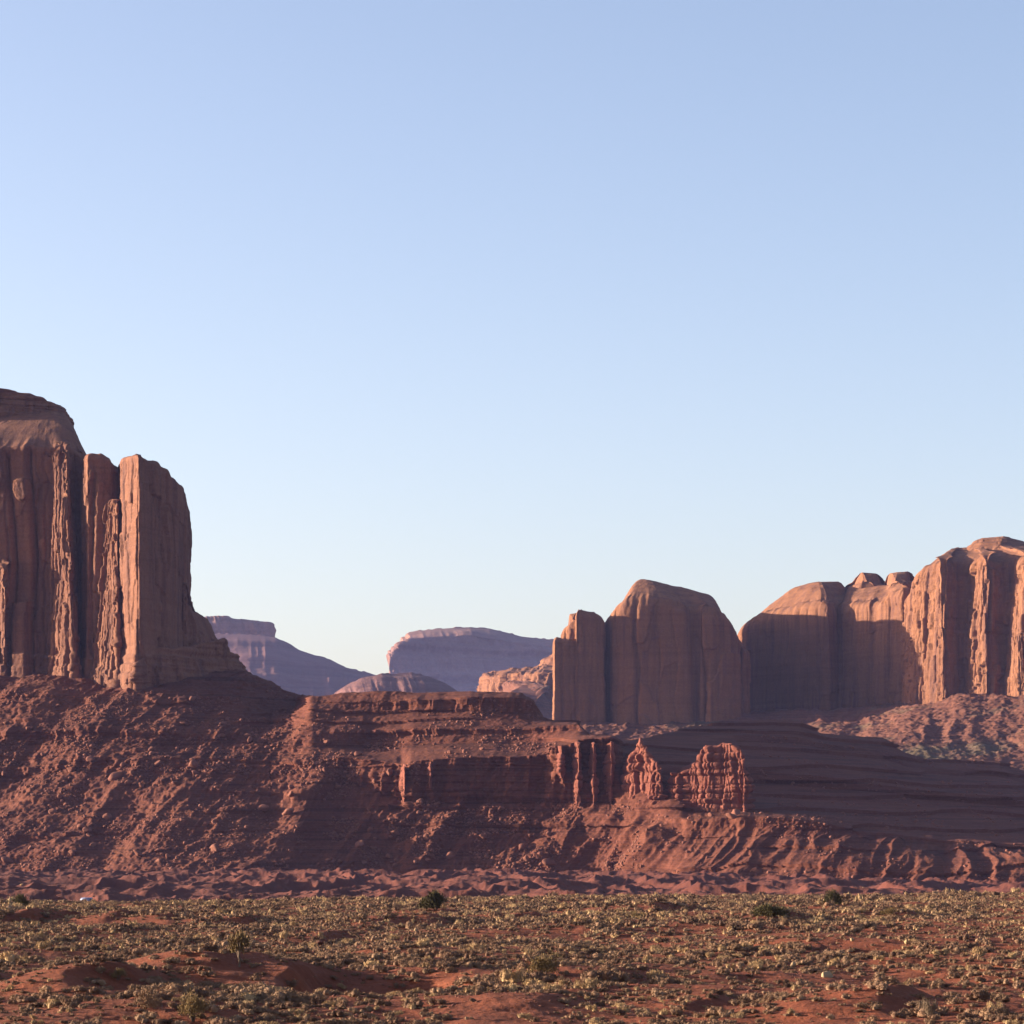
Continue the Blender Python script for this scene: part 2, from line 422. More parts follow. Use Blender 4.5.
for k in HC:   # bury the foot
    (y0, d0) = HC[k][0]
    HC[k] = [(y0 + 6, d0 - 8)] + HC[k]
hrows = [6, 70, 75, 40, 75, 50, 22, 22, 40, 24, 28, 36, 30]
HX, HYY, HZ, HL = sheet(HC, 1900, hrows, 2.5)
n = grid_normals(HX, HYY, HZ)
hpx = 512 + HX / HYY * F
steep = 1 - np.clip(np.abs(n[..., 2]) * 1.35, 0, 1)             # 1 on cliffs
hn = n.copy(); hn[..., 2] *= .35
# gullies and spurs that run down and to the left
amp = 1 - .75 * steep
rightside = sstep(640, 720, hpx)
g1 = gullies(HX, HYY, HZ, -.55, 26, 101)
g2 = gullies(HX, HYY, HZ, -.6, 9, 111)
g3 = gullies(HX, HYY, HZ, -.6, 3.2, 121)
rub = fbm(HX / 5, HYY / 5, HZ / 5, 4, 131, .6)
blocks = np.clip(vnoise(HX / 4.2, HYY / 4.2, HZ / 3.6, 171) - .42, 0, 1) * 3.4 + np.clip(vnoise(HX / 9, HYY / 9, HZ / 8, 173) - .45, 0, 1) * 5.0
rub2 = fbm(HX / 1.6, HYY / 1.6, HZ / 1.6, 2, 137, .6)
lowr = 1 - sstep(3.6, 4.4, HL) * rightside           # upper right terraces are smoother
bench = sstep(300, 330, hpx) * sstep(4.2, 5.0, HL)
amp = amp * (1 - .72 * bench)
lowright = sstep(540, 640, hpx) * (1 - sstep(4.0, 5.0, HL))
topfade = 1 - .8 * sstep(540, 600, hpx) * sstep(2.7, 3.7, HL)
smooth_ = 1 - .6 * lowright
hollow = np.exp(-((hpx - 245) / 55) ** 2)
d = amp * ((5.6 + 5.4 * lowright) * topfade * g1 + 4.2 * lowright * topfade * fbm((HX - .9 * HZ) / 13, HZ / 80, HYY / 90, 2, 161, .5, ridge=True) + hollow * 4.5 * fbm((HX - .6 * HZ) / 12, HYY / 26, HZ / 26, 3, 163, .6) + 1.7 * g2 + .6 * g3 * (.4 + .6 * lowr) + 4.2 * smooth_ * fbm(HX / 15, HYY / 15, HZ / 12, 3, 127, .55)) + (1.7 * rub + 1.0 * rub2 + .8 * blocks) * smooth_ * (1 - .55 * bench) * (.8 + .2 * lowr) * (1 - .5 * steep)
# bedding ledges everywhere, stronger on the cliffs
zz = HZ + 1.5 * vnoise(HX / 40, HYY / 60, seed=141)
bedn = vnoise(zz / 2.6, 0 * zz, seed=143) * .6 + vnoise(zz / 1.1, 0 * zz + 5, seed=145) * .4
d = d + bedn * (.3 + 1.9 * steep)
zb_ = zz / 9.0 + .45 * vnoise(zz / 17, HX / 400, seed=157) + .12 * vnoise(HX / 60, HYY / 70, seed=158)
big = np.round(zb_) - zb_
d = d + (4.5 * (1 - lowr) + 3.6 * lowr * sstep(-.1, .5, vnoise(HX / 45, zz / 12, seed=149))) * big * (1 - steep)
# joints on the cliffs
jo = fbm(HX / 6 + .3 * rub, HZ / 55, HYY / 90, 3, 151, .55, ridge=True)
d = d + steep * (3.0 * jo + 1.2 * np.round(1.5 * vnoise(HX / 4, zz / 30, seed=153)))
d = d - 1.8 * steep * np.exp(-((HL % 1 - .35) / .3) ** 2) * (HL > 6) * (hpx < 640)
dm = d * sstep(0, 1.3, HL) * (1 - sstep(12.6, 13, HL))
HX = HX + hn[..., 0] * dm; HYY = HYY + hn[..., 1] * dm; HZ = HZ + hn[..., 2] * dm
hill = tag(grid_obj('hillside', HX, HYY, HZ, M_TALUS), kind='structure')

# talus and flats below the farther buttes
FC = {
 380: [(800,2150),(765,2350),(745,2600),(728,2830),(715,3000),(720,3400)],
 540: [(800,2150),(762,2350),(748,2560),(735,2740),(722,2830),(722,3400)],
 640: [(800,2150),(765,2300),(750,2520),(738,2700),(722,2830),(722,3400)],
 740: [(800,2150),(768,2300),(752,2500),(730,2720),(715,2850),(715,3400)],
 830: [(800,2150),(775,2250),(760,2450),(735,2640),(712,2840),(712,3400)],
 860: [(800,2150),(778,2230),(765,2380),(735,2600),(708,2830),(705,3400)],
 910: [(800,2150),(780,2230),(765,2360),(738,2500),(706,2710),(690,3400)],
 960: [(800,2150),(782,2230),(766,2360),(742,2480),(698,2660),(680,3400)],
 1024:[(800,2150),(786,2230),(768,2350),(744,2450),(698,2600),(680,3400)],
 1400:[(800,2150),(790,2230),(770,2350),(742,2450),(694,2600),(680,3400)],
}
FX, FY, FZ, FL = sheet(FC, 900, [20, 40, 70, 150, 30], 6)
n = grid_normals(FX, FY, FZ)
fd = 3.5 * gullies(FX, FY, FZ, -.6, 60, 201) + 2.5 * gullies(FX, FY, FZ, -.7, 20, 211) + 2.0 * fbm(FX / 18, FY / 18, FZ / 18, 3, 221, .6) + 2.0 * fbm(FX / 5, FY / 5, FZ / 5, 3, 223, .65)
fd = fd * sstep(1.2, 2.6, FL)
FX = FX + n[..., 0] * fd; FY = FY + n[..., 1] * fd; FZ = FZ + n[..., 2] * fd
tag(grid_obj('talus_slope', FX, FY, FZ, M_FARTALUS), kind='structure')

# ------------------------------------------------------------------ cliffs: lofted plan loops
def cells(s, wmean, seed, total):
    """random cells along s: returns cell index, distance to nearest joint, position in the cell -.5...5, width"""
    rs = np.random.RandomState(seed)
    ed = [-.3 * total]
    while ed[-1] < 1.3 * total:
        ed.append(ed[-1] + wmean * rs.uniform(.45, 1.7))
    ed = np.array(ed)
    i = np.clip(np.searchsorted(ed, s) - 1, 0, len(ed) - 2)
    a, b = ed[i], ed[i + 1]
    return i, np.minimum(s - a, b - s), (s - a) / (b - a) - .5, b - a

def loft(plan, py_base, ds, dz, R=6.0, batter=.02, flutes=(18, 2.0, 6, .8), strata=.4, spine=None, round_m=1.5,
         seed=1, plinth=None, cap_rows=26, knob=None, wave=2.0, lean=0.0, hook=None, taper=None):
    """plan: closed loop of (px, D, py_top); spine: ((px,D,py),(px,D,py)). Returns X,Y,Z grids (cyclic in u)."""
    pl = np.array(plan, float)
    x, y, zt = P(pl[:, 0], pl[:, 2], pl[:, 1])
    area = np.sum(x * np.roll(y, -1) - np.roll(x, -1) * y)
    X0, Y0, ZT = [], [], []
    m = len(pl)
    for i in range(m):
        j = (i + 1) % m
        L = math.hypot(x[j] - x[i], y[j] - y[i])
        nx, ny = (y[j] - y[i]) / L, -(x[j] - x[i]) / L
        if area < 0: nx, ny = -nx, -ny
        mx, my = (x[i] + x[j]) / 2, (y[i] + y[j]) / 2
        facing = (nx * -mx + ny * -my) / math.hypot(mx, my)
        st = ds if facing > -.25 else ds * 5
        k = max(2, int(L / st))
        t = np.arange(k) / k
        X0.append(x[i] + (x[j] - x[i]) * t); Y0.append(y[i] + (y[j] - y[i]) * t); ZT.append(zt[i] + (zt[j] - zt[i]) * t)
    X0, Y0, ZT = map(np.concatenate, (X0, Y0, ZT))
    seg = np.hypot(np.roll(X0, -1) - X0, np.roll(Y0, -1) - Y0)
    S = np.concatenate([[0], np.cumsum(seg)[:-1]]); total = seg.sum()
    w = max(1, int(round_m / ds)); ker = np.hanning(2 * w + 3); ker /= ker.sum()
    sm = lambda a: np.convolve(np.pad(a, w + 1, mode='wrap'), ker, 'valid')
    X0, Y0, ZT = sm(X0), sm(Y0), sm(ZT)
    tx = np.roll(X0, -1) - np.roll(X0, 1); ty = np.roll(Y0, -1) - np.roll(Y0, 1)
    tl = np.hypot(tx, ty) + 1e-9; sg = 1 if area > 0 else -1
    NX, NY = sm(ty / tl * sg), sm(-tx / tl * sg)
    nl = np.hypot(NX, NY) + 1e-9; NX, NY = NX / nl, NY / nl
    Dm = pl[:, 1].min()
    zb = ZC - (py_base - HY) / F * Dm
    ZT = ZT + wave * vnoise(S / 9, 0 * S, seed=seed + 90) * .6 + wave * .5 * vnoise(S / 3.2, 0 * S, seed=seed + 91)
    rows = max(12, int((ZT.max() - zb) / dz))
    t = np.linspace(0, 1, rows)[:, None]
    Zc = zb + (ZT[None, :] - zb) * t
    Sg = np.broadcast_to(S[None, :], Zc.shape)
    wob = Sg + 2.2 * fbm(Sg / 30, Zc / 45, None, 3, seed + 5)
    d = -batter * (Zc - zb)
    w1, a1, w2, a2 = flutes
    fl = 0
    Rq = max(1.25 * R, 7.0)
    qr = np.clip((Zc - (ZT[None, :] - Rq)) / Rq, 0, 1)
    for (ww, aa, sd_) in ((w1, a1, 1), (w2, a2, 2), (w2 * .4, a2 * .08, 3)):
        ci, dist, fr, wd = cells(wob + sd_ * .7 * vnoise(Zc / (ww * 1.2), Sg / 200, seed=seed + 40 + sd_) * ww * .12, ww, seed + sd_, total)
        tier = np.floor(Zc / (ww * 2.6) + 7 * _h(ci, ci * 0, ci * 0, seed + 9) + .5 * vnoise(Sg / ww * 1.7, Zc / ww * .8, seed=seed + 60 + sd_)).astype(np.int64)
        off = _h(ci, tier, ci * 0, seed + 20 + sd_) * 2 - 1
        off0 = _h(ci, ci * 0, ci * 0, seed + 30 + sd_) * 2 - 1
        tilt = _h(ci, ci * 0 + 3, ci * 0, seed + 31 + sd_) * 2 - 1
        fl = fl + aa * (.40 * off0 + .9 * off + .9 * tilt * fr) - aa * .9 * np.exp(-(dist / (ww * .04 + .25)) ** 2)
    d = d + fl * (1 - .9 * sstep(0, 1, qr))
    d = d + .8 * a2 * fbm(Sg / 6, Zc / 9, None, 4, seed + 70, .6)
    zz = Zc + 1.2 * vnoise(Sg / 35, Zc / 50, seed=seed + 80)
    d = d + strata * (.6 * vnoise(zz / 2.4, 0 * zz, seed=seed + 81) + .4 * vnoise(zz / .9, 0 * zz + 3, seed=seed + 82))
    if plinth:                                     # bedded foot: list of (py, out m)
        for (ppy, out) in plinth:
            zp = ZC - (ppy - HY) / F * Dm + 1.5 * vnoise(Sg / 14, 0 * Sg, seed=seed + 83)
            d = d + out * (1 - sstep(zp - .8, zp + .8, Zc))
    if knob:                                       # beds and columns that weather into knobs
        kw, kh, ka = knob
        ci, dist, fr, wd = cells(wob + .8 * vnoise(Zc / 5, Sg / 9, seed=seed + 84), kw, seed + 85, total)
        cz, dzz, fz, wz = cells(Zc - Zc.min() + .5 * vnoise(Sg / 5, Zc / 9, seed=seed + 86) + .16 * kh * (_h(ci, ci * 0 + 5, ci * 0, seed + 85) - .5), kh, seed + 87, max(10, Zc.max() - Zc.min()))
        colm = np.sqrt(np.clip(1 - (2 * fr) ** 2, 0, 1)); bedm = np.sqrt(np.clip(1 - (2 * fz) ** 2, 0, 1))
        d = d + ka * (.75 + .6 * vnoise(Sg / 9, Zc / 9, seed=seed + 99)) * (colm * .75 + bedm * .95 + .5 * (_h(ci, cz, ci * 0, seed + 88) - .5) + .7 * (_h(cz, cz * 0, cz * 0, seed + 89) - .5)) - ka
    if hook is not None:
        d = d + hook(Sg, Zc)
    # rounded shoulder
    h = np.maximum(ZT[None, :] - zb, 1)
    q = np.clip((Zc - (ZT[None, :] - R)) / max(R, .01), 0, 1)
    d = d - R * .8 * (1 - np.sqrt(np.clip(1 - q ** 2, 0, 1)))
    bx, by = X0 + 0 * Zc, Y0 + 0 * Zc
    if taper:                                      # narrows upwards towards an axis
        kk_, apx, aD, pw = taper
        ax_, ay_, _ = P(apx, HY, aD)
        f_ = 1 - kk_ * t ** pw
        bx, by = ax_ + (bx - ax_) * f_, ay_ + (by - ay_) * f_
    X = bx + NX * d; Y = by + NY * d + lean * (Zc - zb)
    # cap
    if spine is None:
        cx, cy = X[-1].mean(), Y[-1].mean(); sx, sy, sz = cx + 0 * X0, cy + 0 * X0, ZT * 0 + np.mean(ZT)
    else:
        a = np.array(P(spine[0][0], spine[0][2], spine[0][1])); b_ = np.array(P(spine[1][0], spine[1][2], spine[1][1]))
        ab = b_ - a
        tt = np.clip(((X0 - a[0]) * ab[0] + (Y0 - a[1]) * ab[1]) / (ab[0] ** 2 + ab[1] ** 2), 0, 1)
        sx, sy, sz = a[0] + ab[0] * tt, a[1] + ab[1] * tt, a[2] + ab[2] * tt
    qq = (np.arange(1, cap_rows + 1) / cap_rows)[:, None]
    Xe, Ye, Ze = X[-1], Y[-1], Zc[-1]
    ww = max(2, min(int(14 / ds), len(X0) // 40)); kk = np.hanning(2 * ww + 3); kk /= kk.sum()
    s2 = lambda a: np.convolve(np.pad(a, ww + 1, mode='wrap'), kk, 'valid') if len(a) > 2 * ww + 4 else a
    bl = np.clip(qq * 7, 0, 1)
    Xe, Ye, Ze = Xe + (s2(Xe) - Xe) * bl, Ye + (s2(Ye) - Ye) * bl, Ze + (s2(Ze) - Ze) * bl
    Xk = Xe + (sx - Xe) * qq; Yk = Ye + (sy - Ye) * qq
    Zk = Ze + (sz - Ze) * np.sin(qq * math.pi / 2)
    Zk = Zk + 1.6 * wave * .5 * fbm(Xk / 12, Yk / 12, None, 4, seed + 95) * np.sin(qq * math.pi)
    Zk = Zk + .7 * strata * (np.round(Zk / 4) - Zk / 4) * 2 * np.sin(qq * math.pi)
    return np.concatenate([X, Xk]), np.concatenate([Y, Yk]), np.concatenate([Zc, Zk])

def rock(name, mat, parent, **kw):
    X, Y, Z = loft(**kw)
    o = grid_obj(name, X, Y, Z, mat, True)
    if parent is not None:
        o.parent = parent
        o.matrix_parent_inverse = parent.matrix_world.inverted() if False else o.matrix_parent_inverse
        # meshes are laid out in place: shift them into the parent's frame
        me = o.data
        n = len(me.vertices); co = np.empty(n * 3, np.float32); me.vertices.foreach_get('co', co)
        co = co.reshape(-1, 3) - np.array(parent.location, np.float32)
        me.vertices.foreach_set('co', co.ravel()); me.update()
    return o

# --- tall butte on the left
lb = tag(empty('butte', P(80, 690, 1660)), 'tall red butte at the left edge with sunlit ribs and pillars', 'butte')
ND = dict(ds=.5, dz=.6)
rock('wall', M_BUTTE, lb, plan=[(-190,1760,446),(-150,1690,440),(-50,1668,440),(0,1660,443),(50,1656,444),(76,1658,446),(88,1662,451),(97,1672,456),(99,1760,458),(96,1850,456),(-60,1930,450),(-200,1880,450)],
     py_base=705, R=5, batter=.02, flutes=(27, 3.4, 11, .9), strata=.22, spine=((-120,1790,418),(56,1760,413)), seed=11, plinth=[(655,1.6),(668,1.6),(678,1.2)], wave=1.5, **ND)
rock('summit', M_BUTTE, lb, plan=[(-230,1760,384),(-120,1722,386),(0,1722,388),(44,1726,396),(57,1732,403),(65,1744,406),(64,1800,410),(20,1860,398),(-160,1900,386)],
     py_base=421, R=1.5, batter=.10, flutes=(20, 1.6, 5, .6), strata=1.5, seed=23, plinth=[(401,1.0),(407,1.3),(413,1.6)], wave=1.0, **ND)
rock('rib', M_BUTTE, lb, plan=[(42,1676,448),(47,1655,447),(60,1643,441),(74,1631,443),(79,1632,447),(82,1675,449),(60,1695,450)],
     py_base=702, R=3, batter=.004, flutes=(8, 1.6, 4, .9), strata=.3, seed=31, plinth=[(655,1.2),(666,1.0)], wave=2.5, taper=(.60,60,1658,.9), round_m=.8, **ND)
rock('pillar', M_BUTTE, lb, plan=[(81,1660,458),(82.5,1646,455),(86,1638,453),(100,1638,453),(113,1639,459),(119,1644,464),(122,1690,468),(120,1790,474),(90,1800,470)],
     py_base=704, R=4, batter=.004, flutes=(16, 1.2, 9, .6), strata=.22, seed=43, plinth=[(660,1.2)], wave=1.2, **ND)
rock('buttress', M_BUTTE, lb, plan=[(79,1664,520),(82,1648,507),(99,1630,500),(118,1610,498),(121,1611,500),(123,1655,505),(100,1672,510)],
     py_base=706, R=4, batter=.004, flutes=(6, 1.3, 3, .9), strata=.3, seed=53, plinth=[(610,.8),(640,1.0),(668,1.5)], wave=2.5, taper=(.52,116,1640,.9), round_m=.8, **ND)
rock('pillar', M_BUTTE, lb, plan=[(116,1660,464),(117,1632,459),(120,1621,456),(135,1596,453.5),(139,1595,454),(160,1614,461),(172,1626,469),(175,1630,476),(185,1648,484),(189,1690,505),(189,1740,515),(180,1780,500),(130,1790,470)],
     py_base=706, R=3, batter=.008, flutes=(19, 1.6, 9, .8), strata=.22, seed=61, plinth=[(655,1.2),(664,1.6),(674,1.6)], wave=1.2, **ND)
rock('shoulder', M_BUTTE, lb, plan=[(176,1650,585),(184,1647,583),(190,1652,592),(197,1660,611),(204,1668,628),(211,1680,636),(224,1700,640),(228,1740,650),(180,1740,600)],
     py_base=700, R=3, batter=.05, flutes=(9, 1.8, 4, .9), strata=.7, seed=71, plinth=[(655,1.6),(668,1.6)], wave=3.0, **ND)
rock('plinth', M_BUTTE, lb, plan=[(118,1640,660),(137,1592,662),(150,1602,650),(165,1608,648),(190,1626,646),(215,1646,642),(229,1656,638),(233,1660,650),(241,1672,655),(243,1700,664),(235,1760,660),(150,1760,650)],
     py_base=702, R=1.5, batter=.04, flutes=(10, 1.4, 5, .7), strata=1.3, seed=83, plinth=[(654,1.6),(663,1.5),(672,1.6)], wave=1.0, **ND)
rock('flake', M_BUTTE, lb, plan=[(-8,1668,560),(-3,1661,556),(5,1654,560),(8,1657,566),(9,1675,570)],
     py_base=700, R=5, batter=.02, flutes=(6, 1.0, 3, .7), strata=.22, seed=87, wave=2.5, **ND)

# --- domed butte in the middle
MD = dict(ds=.85, dz=1.0)
mb = tag(empty('butte', P(650, 735, 2820)), 'broad domed butte in the middle distance with its face in shade', 'butte')
rock('dome', M_DOME, mb, plan=[(603,2870,618),(604.5,2818,612),(610,2798,603),(622,2789,596),(640,2785,593),(665,2782,596),(690,2783,603),(695,2792,605),(699,2784,602),(716,2784,605),(731,2788,613),(741,2800,626),(745,2840,640),(744,2930,636),(730,2985,613),(690,3010,602),(630,2990,596),(610,2950,606)],
     py_base=742, R=15, batter=.012, flutes=(44, 3.0, 17, .9), strata=.25, spine=((643,2880,579.5),(706,2890,595)), seed=103, wave=1.5, cap_rows=60, round_m=6, **MD)
rock('block', M_DOME, mb, plan=[(575.5,2850,612),(576,2788,610),(580,2788,609),(596,2789,611),(603,2792,615),(604.5,2806,619),(605,2870,622),(590,2900,615)],
     py_base=742, R=6, batter=.004, flutes=(18, 1.0, 8, .6), strata=.25, seed=113, wave=1.2, round_m=1.6, **MD)
rock('block', M_DOME, mb, plan=[(553,2870,640),(554,2789,638),(557,2789,638),(570,2790,638),(580,2791,639),(584,2800,640),(582,2890,640)],
     py_base=742, R=3, batter=.004, flutes=(14, .9, 7, .6), strata=.25, seed=123, wave=2.6, round_m=1.6, **MD)
rock('knob', M_DOME, mb, plan=[(560,2850,630),(562,2812,626),(568,2802,621),(578,2800,619),(584,2815,620),(582,2860,620)],
     py_base=660, R=9, batter=.01, flutes=(16, 1.2, 7, .7), strata=.22, spine=((570,2830,614),(577,2830,613)), seed=133, wave=1.0, round_m=4, **MD)
rock('spur', M_DOME, mb, plan=[(733,2880,650),(736,2832,648),(743,2826,646),(748,2840,648),(750,2900,650)],
     py_base=742, R=6, batter=.01, flutes=(12, 1.6, 6, 1.0), strata=.25, seed=137, wave=2.0, round_m=3, **MD)

# --- rounded sandstone mass between the two buttes on the right
rb = tag(empty('rock_dome', P(820, 720, 2930)), 'rounded sandstone mass with sunlit top and shaded face, right of the domed butte', 'rock dome')
rock('dome', M_DOME, rb, plan=[(735,3040,630),(737,3004,624),(744,2986,617),(758,2966,611),(780,2940,605),(800,2916,601),(818,2896,599),(829,2888,602),(838,2904,602),(852,2950,596),(862,3010,592),(860,3070,592),(820,3110,600),(770,3120,612)],
     py_base=732, R=15, batter=.012, flutes=(50, 1.6, 16, .8), strata=.25, spine=((818,2990,582),(838,3000,581.5)), seed=151, wave=1.6, cap_rows=60, round_m=7, **MD)
rock('shoulder', M_DOME, rb, plan=[(826,2985,612),(829,2930,606),(838,2906,602),(856,2884,600),(868,2868,599),(873,2868,602),(878,2850,597),(886,2836,590),(902,2814,587),(914,2820,585),(920,3040,590),(880,3080,590),(836,3070,596)],
     py_base=732, R=12, batter=.012, flutes=(36, 2.0, 13, .9), strata=.25, spine=((852,2965,590),(902,2950,584)), seed=155, wave=2.0, cap_rows=50, round_m=6, **MD)
rock('knob', M_DOME, rb, plan=[(838,3030,586),(843,2980,584),(856,2950,581),(876,2946,581),(892,2965,583),(898,3030,586)],
     py_base=640, R=15, batter=.05, flutes=(18, .8, 8, .5), strata=.5, spine=((862,2982,572.5),(876,2982,573.5)), seed=163, wave=1.0, round_m=5, **MD)
rock('knob', M_DOME, rb, plan=[(870,2980,590),(874,2930,586),(884,2896,582),(902,2880,580),(920,2896,580),(928,2980,582)],
     py_base=660, R=15, batter=.04, flutes=(18, 1.2, 8, .6), strata=.7, spine=((890,2940,573.5),(908,2940,571.5)), seed=167, wave=1.0, round_m=5, **MD)

# --- fluted butte at the right edge
fb = tag(empty('butte', P(960, 705, 2820)), 'fluted orange butte at the right edge with tall sunlit columns', 'butte')
rock('wall', M_DOME, fb, plan=[(903,2800,600),(904.5,2764,585),(908,2750,572),(914,2738,566),(928,2716,560),(941,2694,556),(945,2692,556),(955,2702,558),(962,2706,560),(966,2702,556),(984,2664,552),(988,2663,552),(998,2672,558),(1004,2674,560),(1008,2670,556),(1024,2632,552),(1034,2624,552),(1052,2640,556),(1080,2600,556),(1120,2650,560),(1200,2640,560),(1260,2800,565),(1260,3120,570),(1080,3200,560),(930,3120,565)],
     py_base=728, R=11, batter=.035, flutes=(17, 3.4, 6, 1.7), strata=.22, spine=((965,2860,550),(1150,2880,548)), seed=171, wave=2.0, cap_rows=50, round_m=3, **MD)
rock('summit', M_DOME, fb, plan=[(950,2800,556),(958,2772,552),(975,2752,548),(1000,2736,547),(1022,2740,549),(1050,2770,555),(1050,2880,555),(960,2880,556)],
     py_base=590, R=9, batter=.02, flutes=(22, 1.4, 8, .8), strata=.9, spine=((984,2790,538),(1004,2785,537)), seed=177, wave=1.4, cap_rows=40, round_m=5, **MD)
rock('buttress', M_DOME, fb, plan=[(998,2690,600),(1001,2668,592),(1018,2622,588),(1026,2618,590),(1030,2690,596)],
     py_base=726, R=6, batter=.006, flutes=(7, 1.4, 4, .9), strata=.22, seed=181, wave=3, taper=(.6,1018,2680,.8), round_m=2, **MD)
rock('buttress', M_DOME, fb, plan=[(902,2790,690),(904,2752,684),(912,2734,678),(922,2718,676),(926,2716,680),(930,2750,690)],
     py_base=728, R=6, batter=.006, flutes=(6, 1.6, 3, .9), strata=.25, seed=183, wave=4, taper=(.6,920,2770,.9), round_m=2, **MD)

# --- knobbly red towers in front of the shaded terrace
KD = dict(ds=.30, dz=.30, knob=(3.3, 3.5, 2.2), batter=.02, flutes=(8, 1.2, 4, .6), strata=.7, cap_rows=14, round_m=.8)
t1 = tag(rock('rock_tower', M_HOODOO, None, plan=[(619,1450,770),(620,1438,766),(626,1430,752),(632,1424,744),(638,1420,738),(645,1415,749),(652,1411,757),(661,1408,770),(665,1420,780),(658,1450,770),(638,1458,750),(626,1458,756)],
     py_base=846, R=2, seed=191, wave=3.0, hook=lambda S, Z: 2.0 * (1 - sstep(10, 34, Z)), **KD), 'slender knobbly red rock tower with a pointed top, left of the wider one', 'rock tower')
t2 = tag(rock('rock_tower', M_HOODOO, None, plan=[(667,1424,786),(668,1411,780),(677,1406,776),(690,1401,768),(696,1398,757),(701,1396,747),(705,1395,743),(718,1391,742),(729,1388,743),(737,1386,748),(744,1384,757),(749,1386,772),(751,1410,786),(728,1440,750),(688,1438,768)],
     py_base=843, R=1.5, seed=197, wave=3.0, hook=lambda S, Z: 1.5 * (1 - sstep(4, 22, Z)), **KD), 'wide castle-like knobbly red rock tower with stepped left shoulder', 'rock tower')
# sunlit buttresses of the main cliff band
for i, (a, bb, top, base, D) in enumerate([(573,581,741,808,1442), (588,596,741,806,1440), (604,614,740,808,1438), (558,563,745,775,1447), (401,406,765,800,1464), (428,431,764,785,1461)]):
    o = rock('rock_rib', M_HOODOO, None, plan=[(a, D + 9, top + 3), (a + .5, D, top), (a + (bb - a) * .7, D - 7, top), (bb, D - 5, top + 1), (bb + 1, D + 9, top + 3)],
         py_base=base + 3, R=1, seed=211 + 7 * i, wave=1.5, ds=.32, dz=.32, knob=(3.0, 3.2, 1.0), batter=.02, flutes=(6, .7, 3, .4), strata=.25, cap_rows=6, round_m=.8)
    tag(o, ['sunlit rib on the dark cliff band, widest near the right end', 'sunlit rib of stacked red beds, second from the right end of the cliff band', 'sunlit rib at the right end of the dark cliff band',
            'short sunlit rib high on the cliff band below the red bench', 'thin sunlit rib at the left end of the dark cliff band', 'tiny sunlit rib near the left end of the dark cliff band'][i], 'rock rib')

# --- far ridge, far mesa, lit outcrop, faint mesa strip
def far_curtain(name, pts, D0, D1, py_foot, mat, amp, seed, nu=500, nr=160, back=600, prof=1.0, lab=None, cat=None, cliff=None, slant=0.0):
    px = np.array([p[0] for p in pts], float); py = np.array([p[1] for p in pts], float)
    u = np.linspace(px[0], px[-1], nu)
    top = np.interp(u, px, py)
    ker = np.hanning(5); ker /= ker.sum()
    top = np.convolve(np.pad(top, 2, mode='edge'), ker, 'valid')
    t = np.linspace(0, 1, nr)[:, None]
    if cliff is None:
        zt = t ** prof; dt = t
    else:                      # talus, then a wall, then a gentle top
        tk = [0, .35, .75, 1]; zk, dk = cliff
        zt = np.interp(t, tk, zk); dt = np.interp(t, tk, dk)
    off = (u - u[0]) / F * D0 * slant              # the face turns away from the sun
    x0, y0, z0 = P(u, py_foot + 0 * u, D0 + off); x1, y1, z1 = P(u, top, D1 + off)
    X = x0 + (x1 - x0) * dt; Y = y0 + (y1 - y0) * dt; Z = z0 + (z1 - z0) * zt
    n = grid_normals(X, Y, Z)
    f = amp
    dd = f * fbm(X / (f * 6), Y / (f * 6), Z / (f * 5), 5, seed, .55) + f * .8 * fbm((X + .4 * Z) / (f * 3), Z / (f * 12), None, 3, seed + 4, .5, True)
    dd = dd * sstep(0, .15, t) * (1 - sstep(.72, .98, t))
    zz = Z + .3 * f * vnoise(X / (f * 15), Y / (f * 15), seed=seed + 8)
    dd = dd + f * .8 * vnoise(zz / (f * .9), 0 * zz, seed=seed + 9) * (1 - sstep(.95, 1, t))
    X = X + n[..., 0] * dd; Y = Y + n[..., 1] * dd; Z = Z + n[..., 2] * dd * .4
    Z[-1] += .12 * f * vnoise(u / 4, 0 * u, seed=seed + 12)
    # back slope
    bt = np.linspace(0, 1, 14)[1:, None]
    X = np.concatenate([X, X[-1] * (1 + .0002 * bt)]); Y = np.concatenate([Y, Y[-1] + back * bt]); Z = np.concatenate([Z, Z[-1] - (Z[-1] + 20) * bt ** 1.5])
    # curl the two ends back so the body closes
    nu_ = X.shape[1]
    e = np.minimum(np.arange(nu_), np.arange(nu_)[::-1])
    k = np.clip(1 - e / 7.0, 0, 1) ** 2
    Y = Y + back * .6 * k
    return tag(grid_obj(name, X, Y, Z, mat), lab, cat)

far_curtain('ridge', [(150,632),(205,633),(250,634.5),(275,637),(290,645),(300,650),(315,655),(330,659),(345,667),(360,671),(385,677),(420,683),(450,692),(480,700)],
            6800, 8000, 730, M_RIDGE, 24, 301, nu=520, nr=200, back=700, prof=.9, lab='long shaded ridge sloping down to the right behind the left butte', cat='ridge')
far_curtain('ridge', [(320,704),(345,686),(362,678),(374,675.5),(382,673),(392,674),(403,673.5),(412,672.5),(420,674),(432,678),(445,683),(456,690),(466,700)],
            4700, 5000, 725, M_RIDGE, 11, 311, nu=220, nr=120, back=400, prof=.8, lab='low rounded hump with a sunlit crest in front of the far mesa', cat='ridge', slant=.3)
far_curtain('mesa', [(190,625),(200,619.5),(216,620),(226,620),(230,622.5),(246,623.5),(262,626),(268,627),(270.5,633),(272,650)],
            18500, 19500, 690, M_FARMESA, 36, 321, nu=260, nr=110, back=700, lab='thin pale flat-topped mesa just right of the tall butte, farthest away', cat='mesa', cliff=([0, .55, .98, 1], [0, .5, .6, 1]))
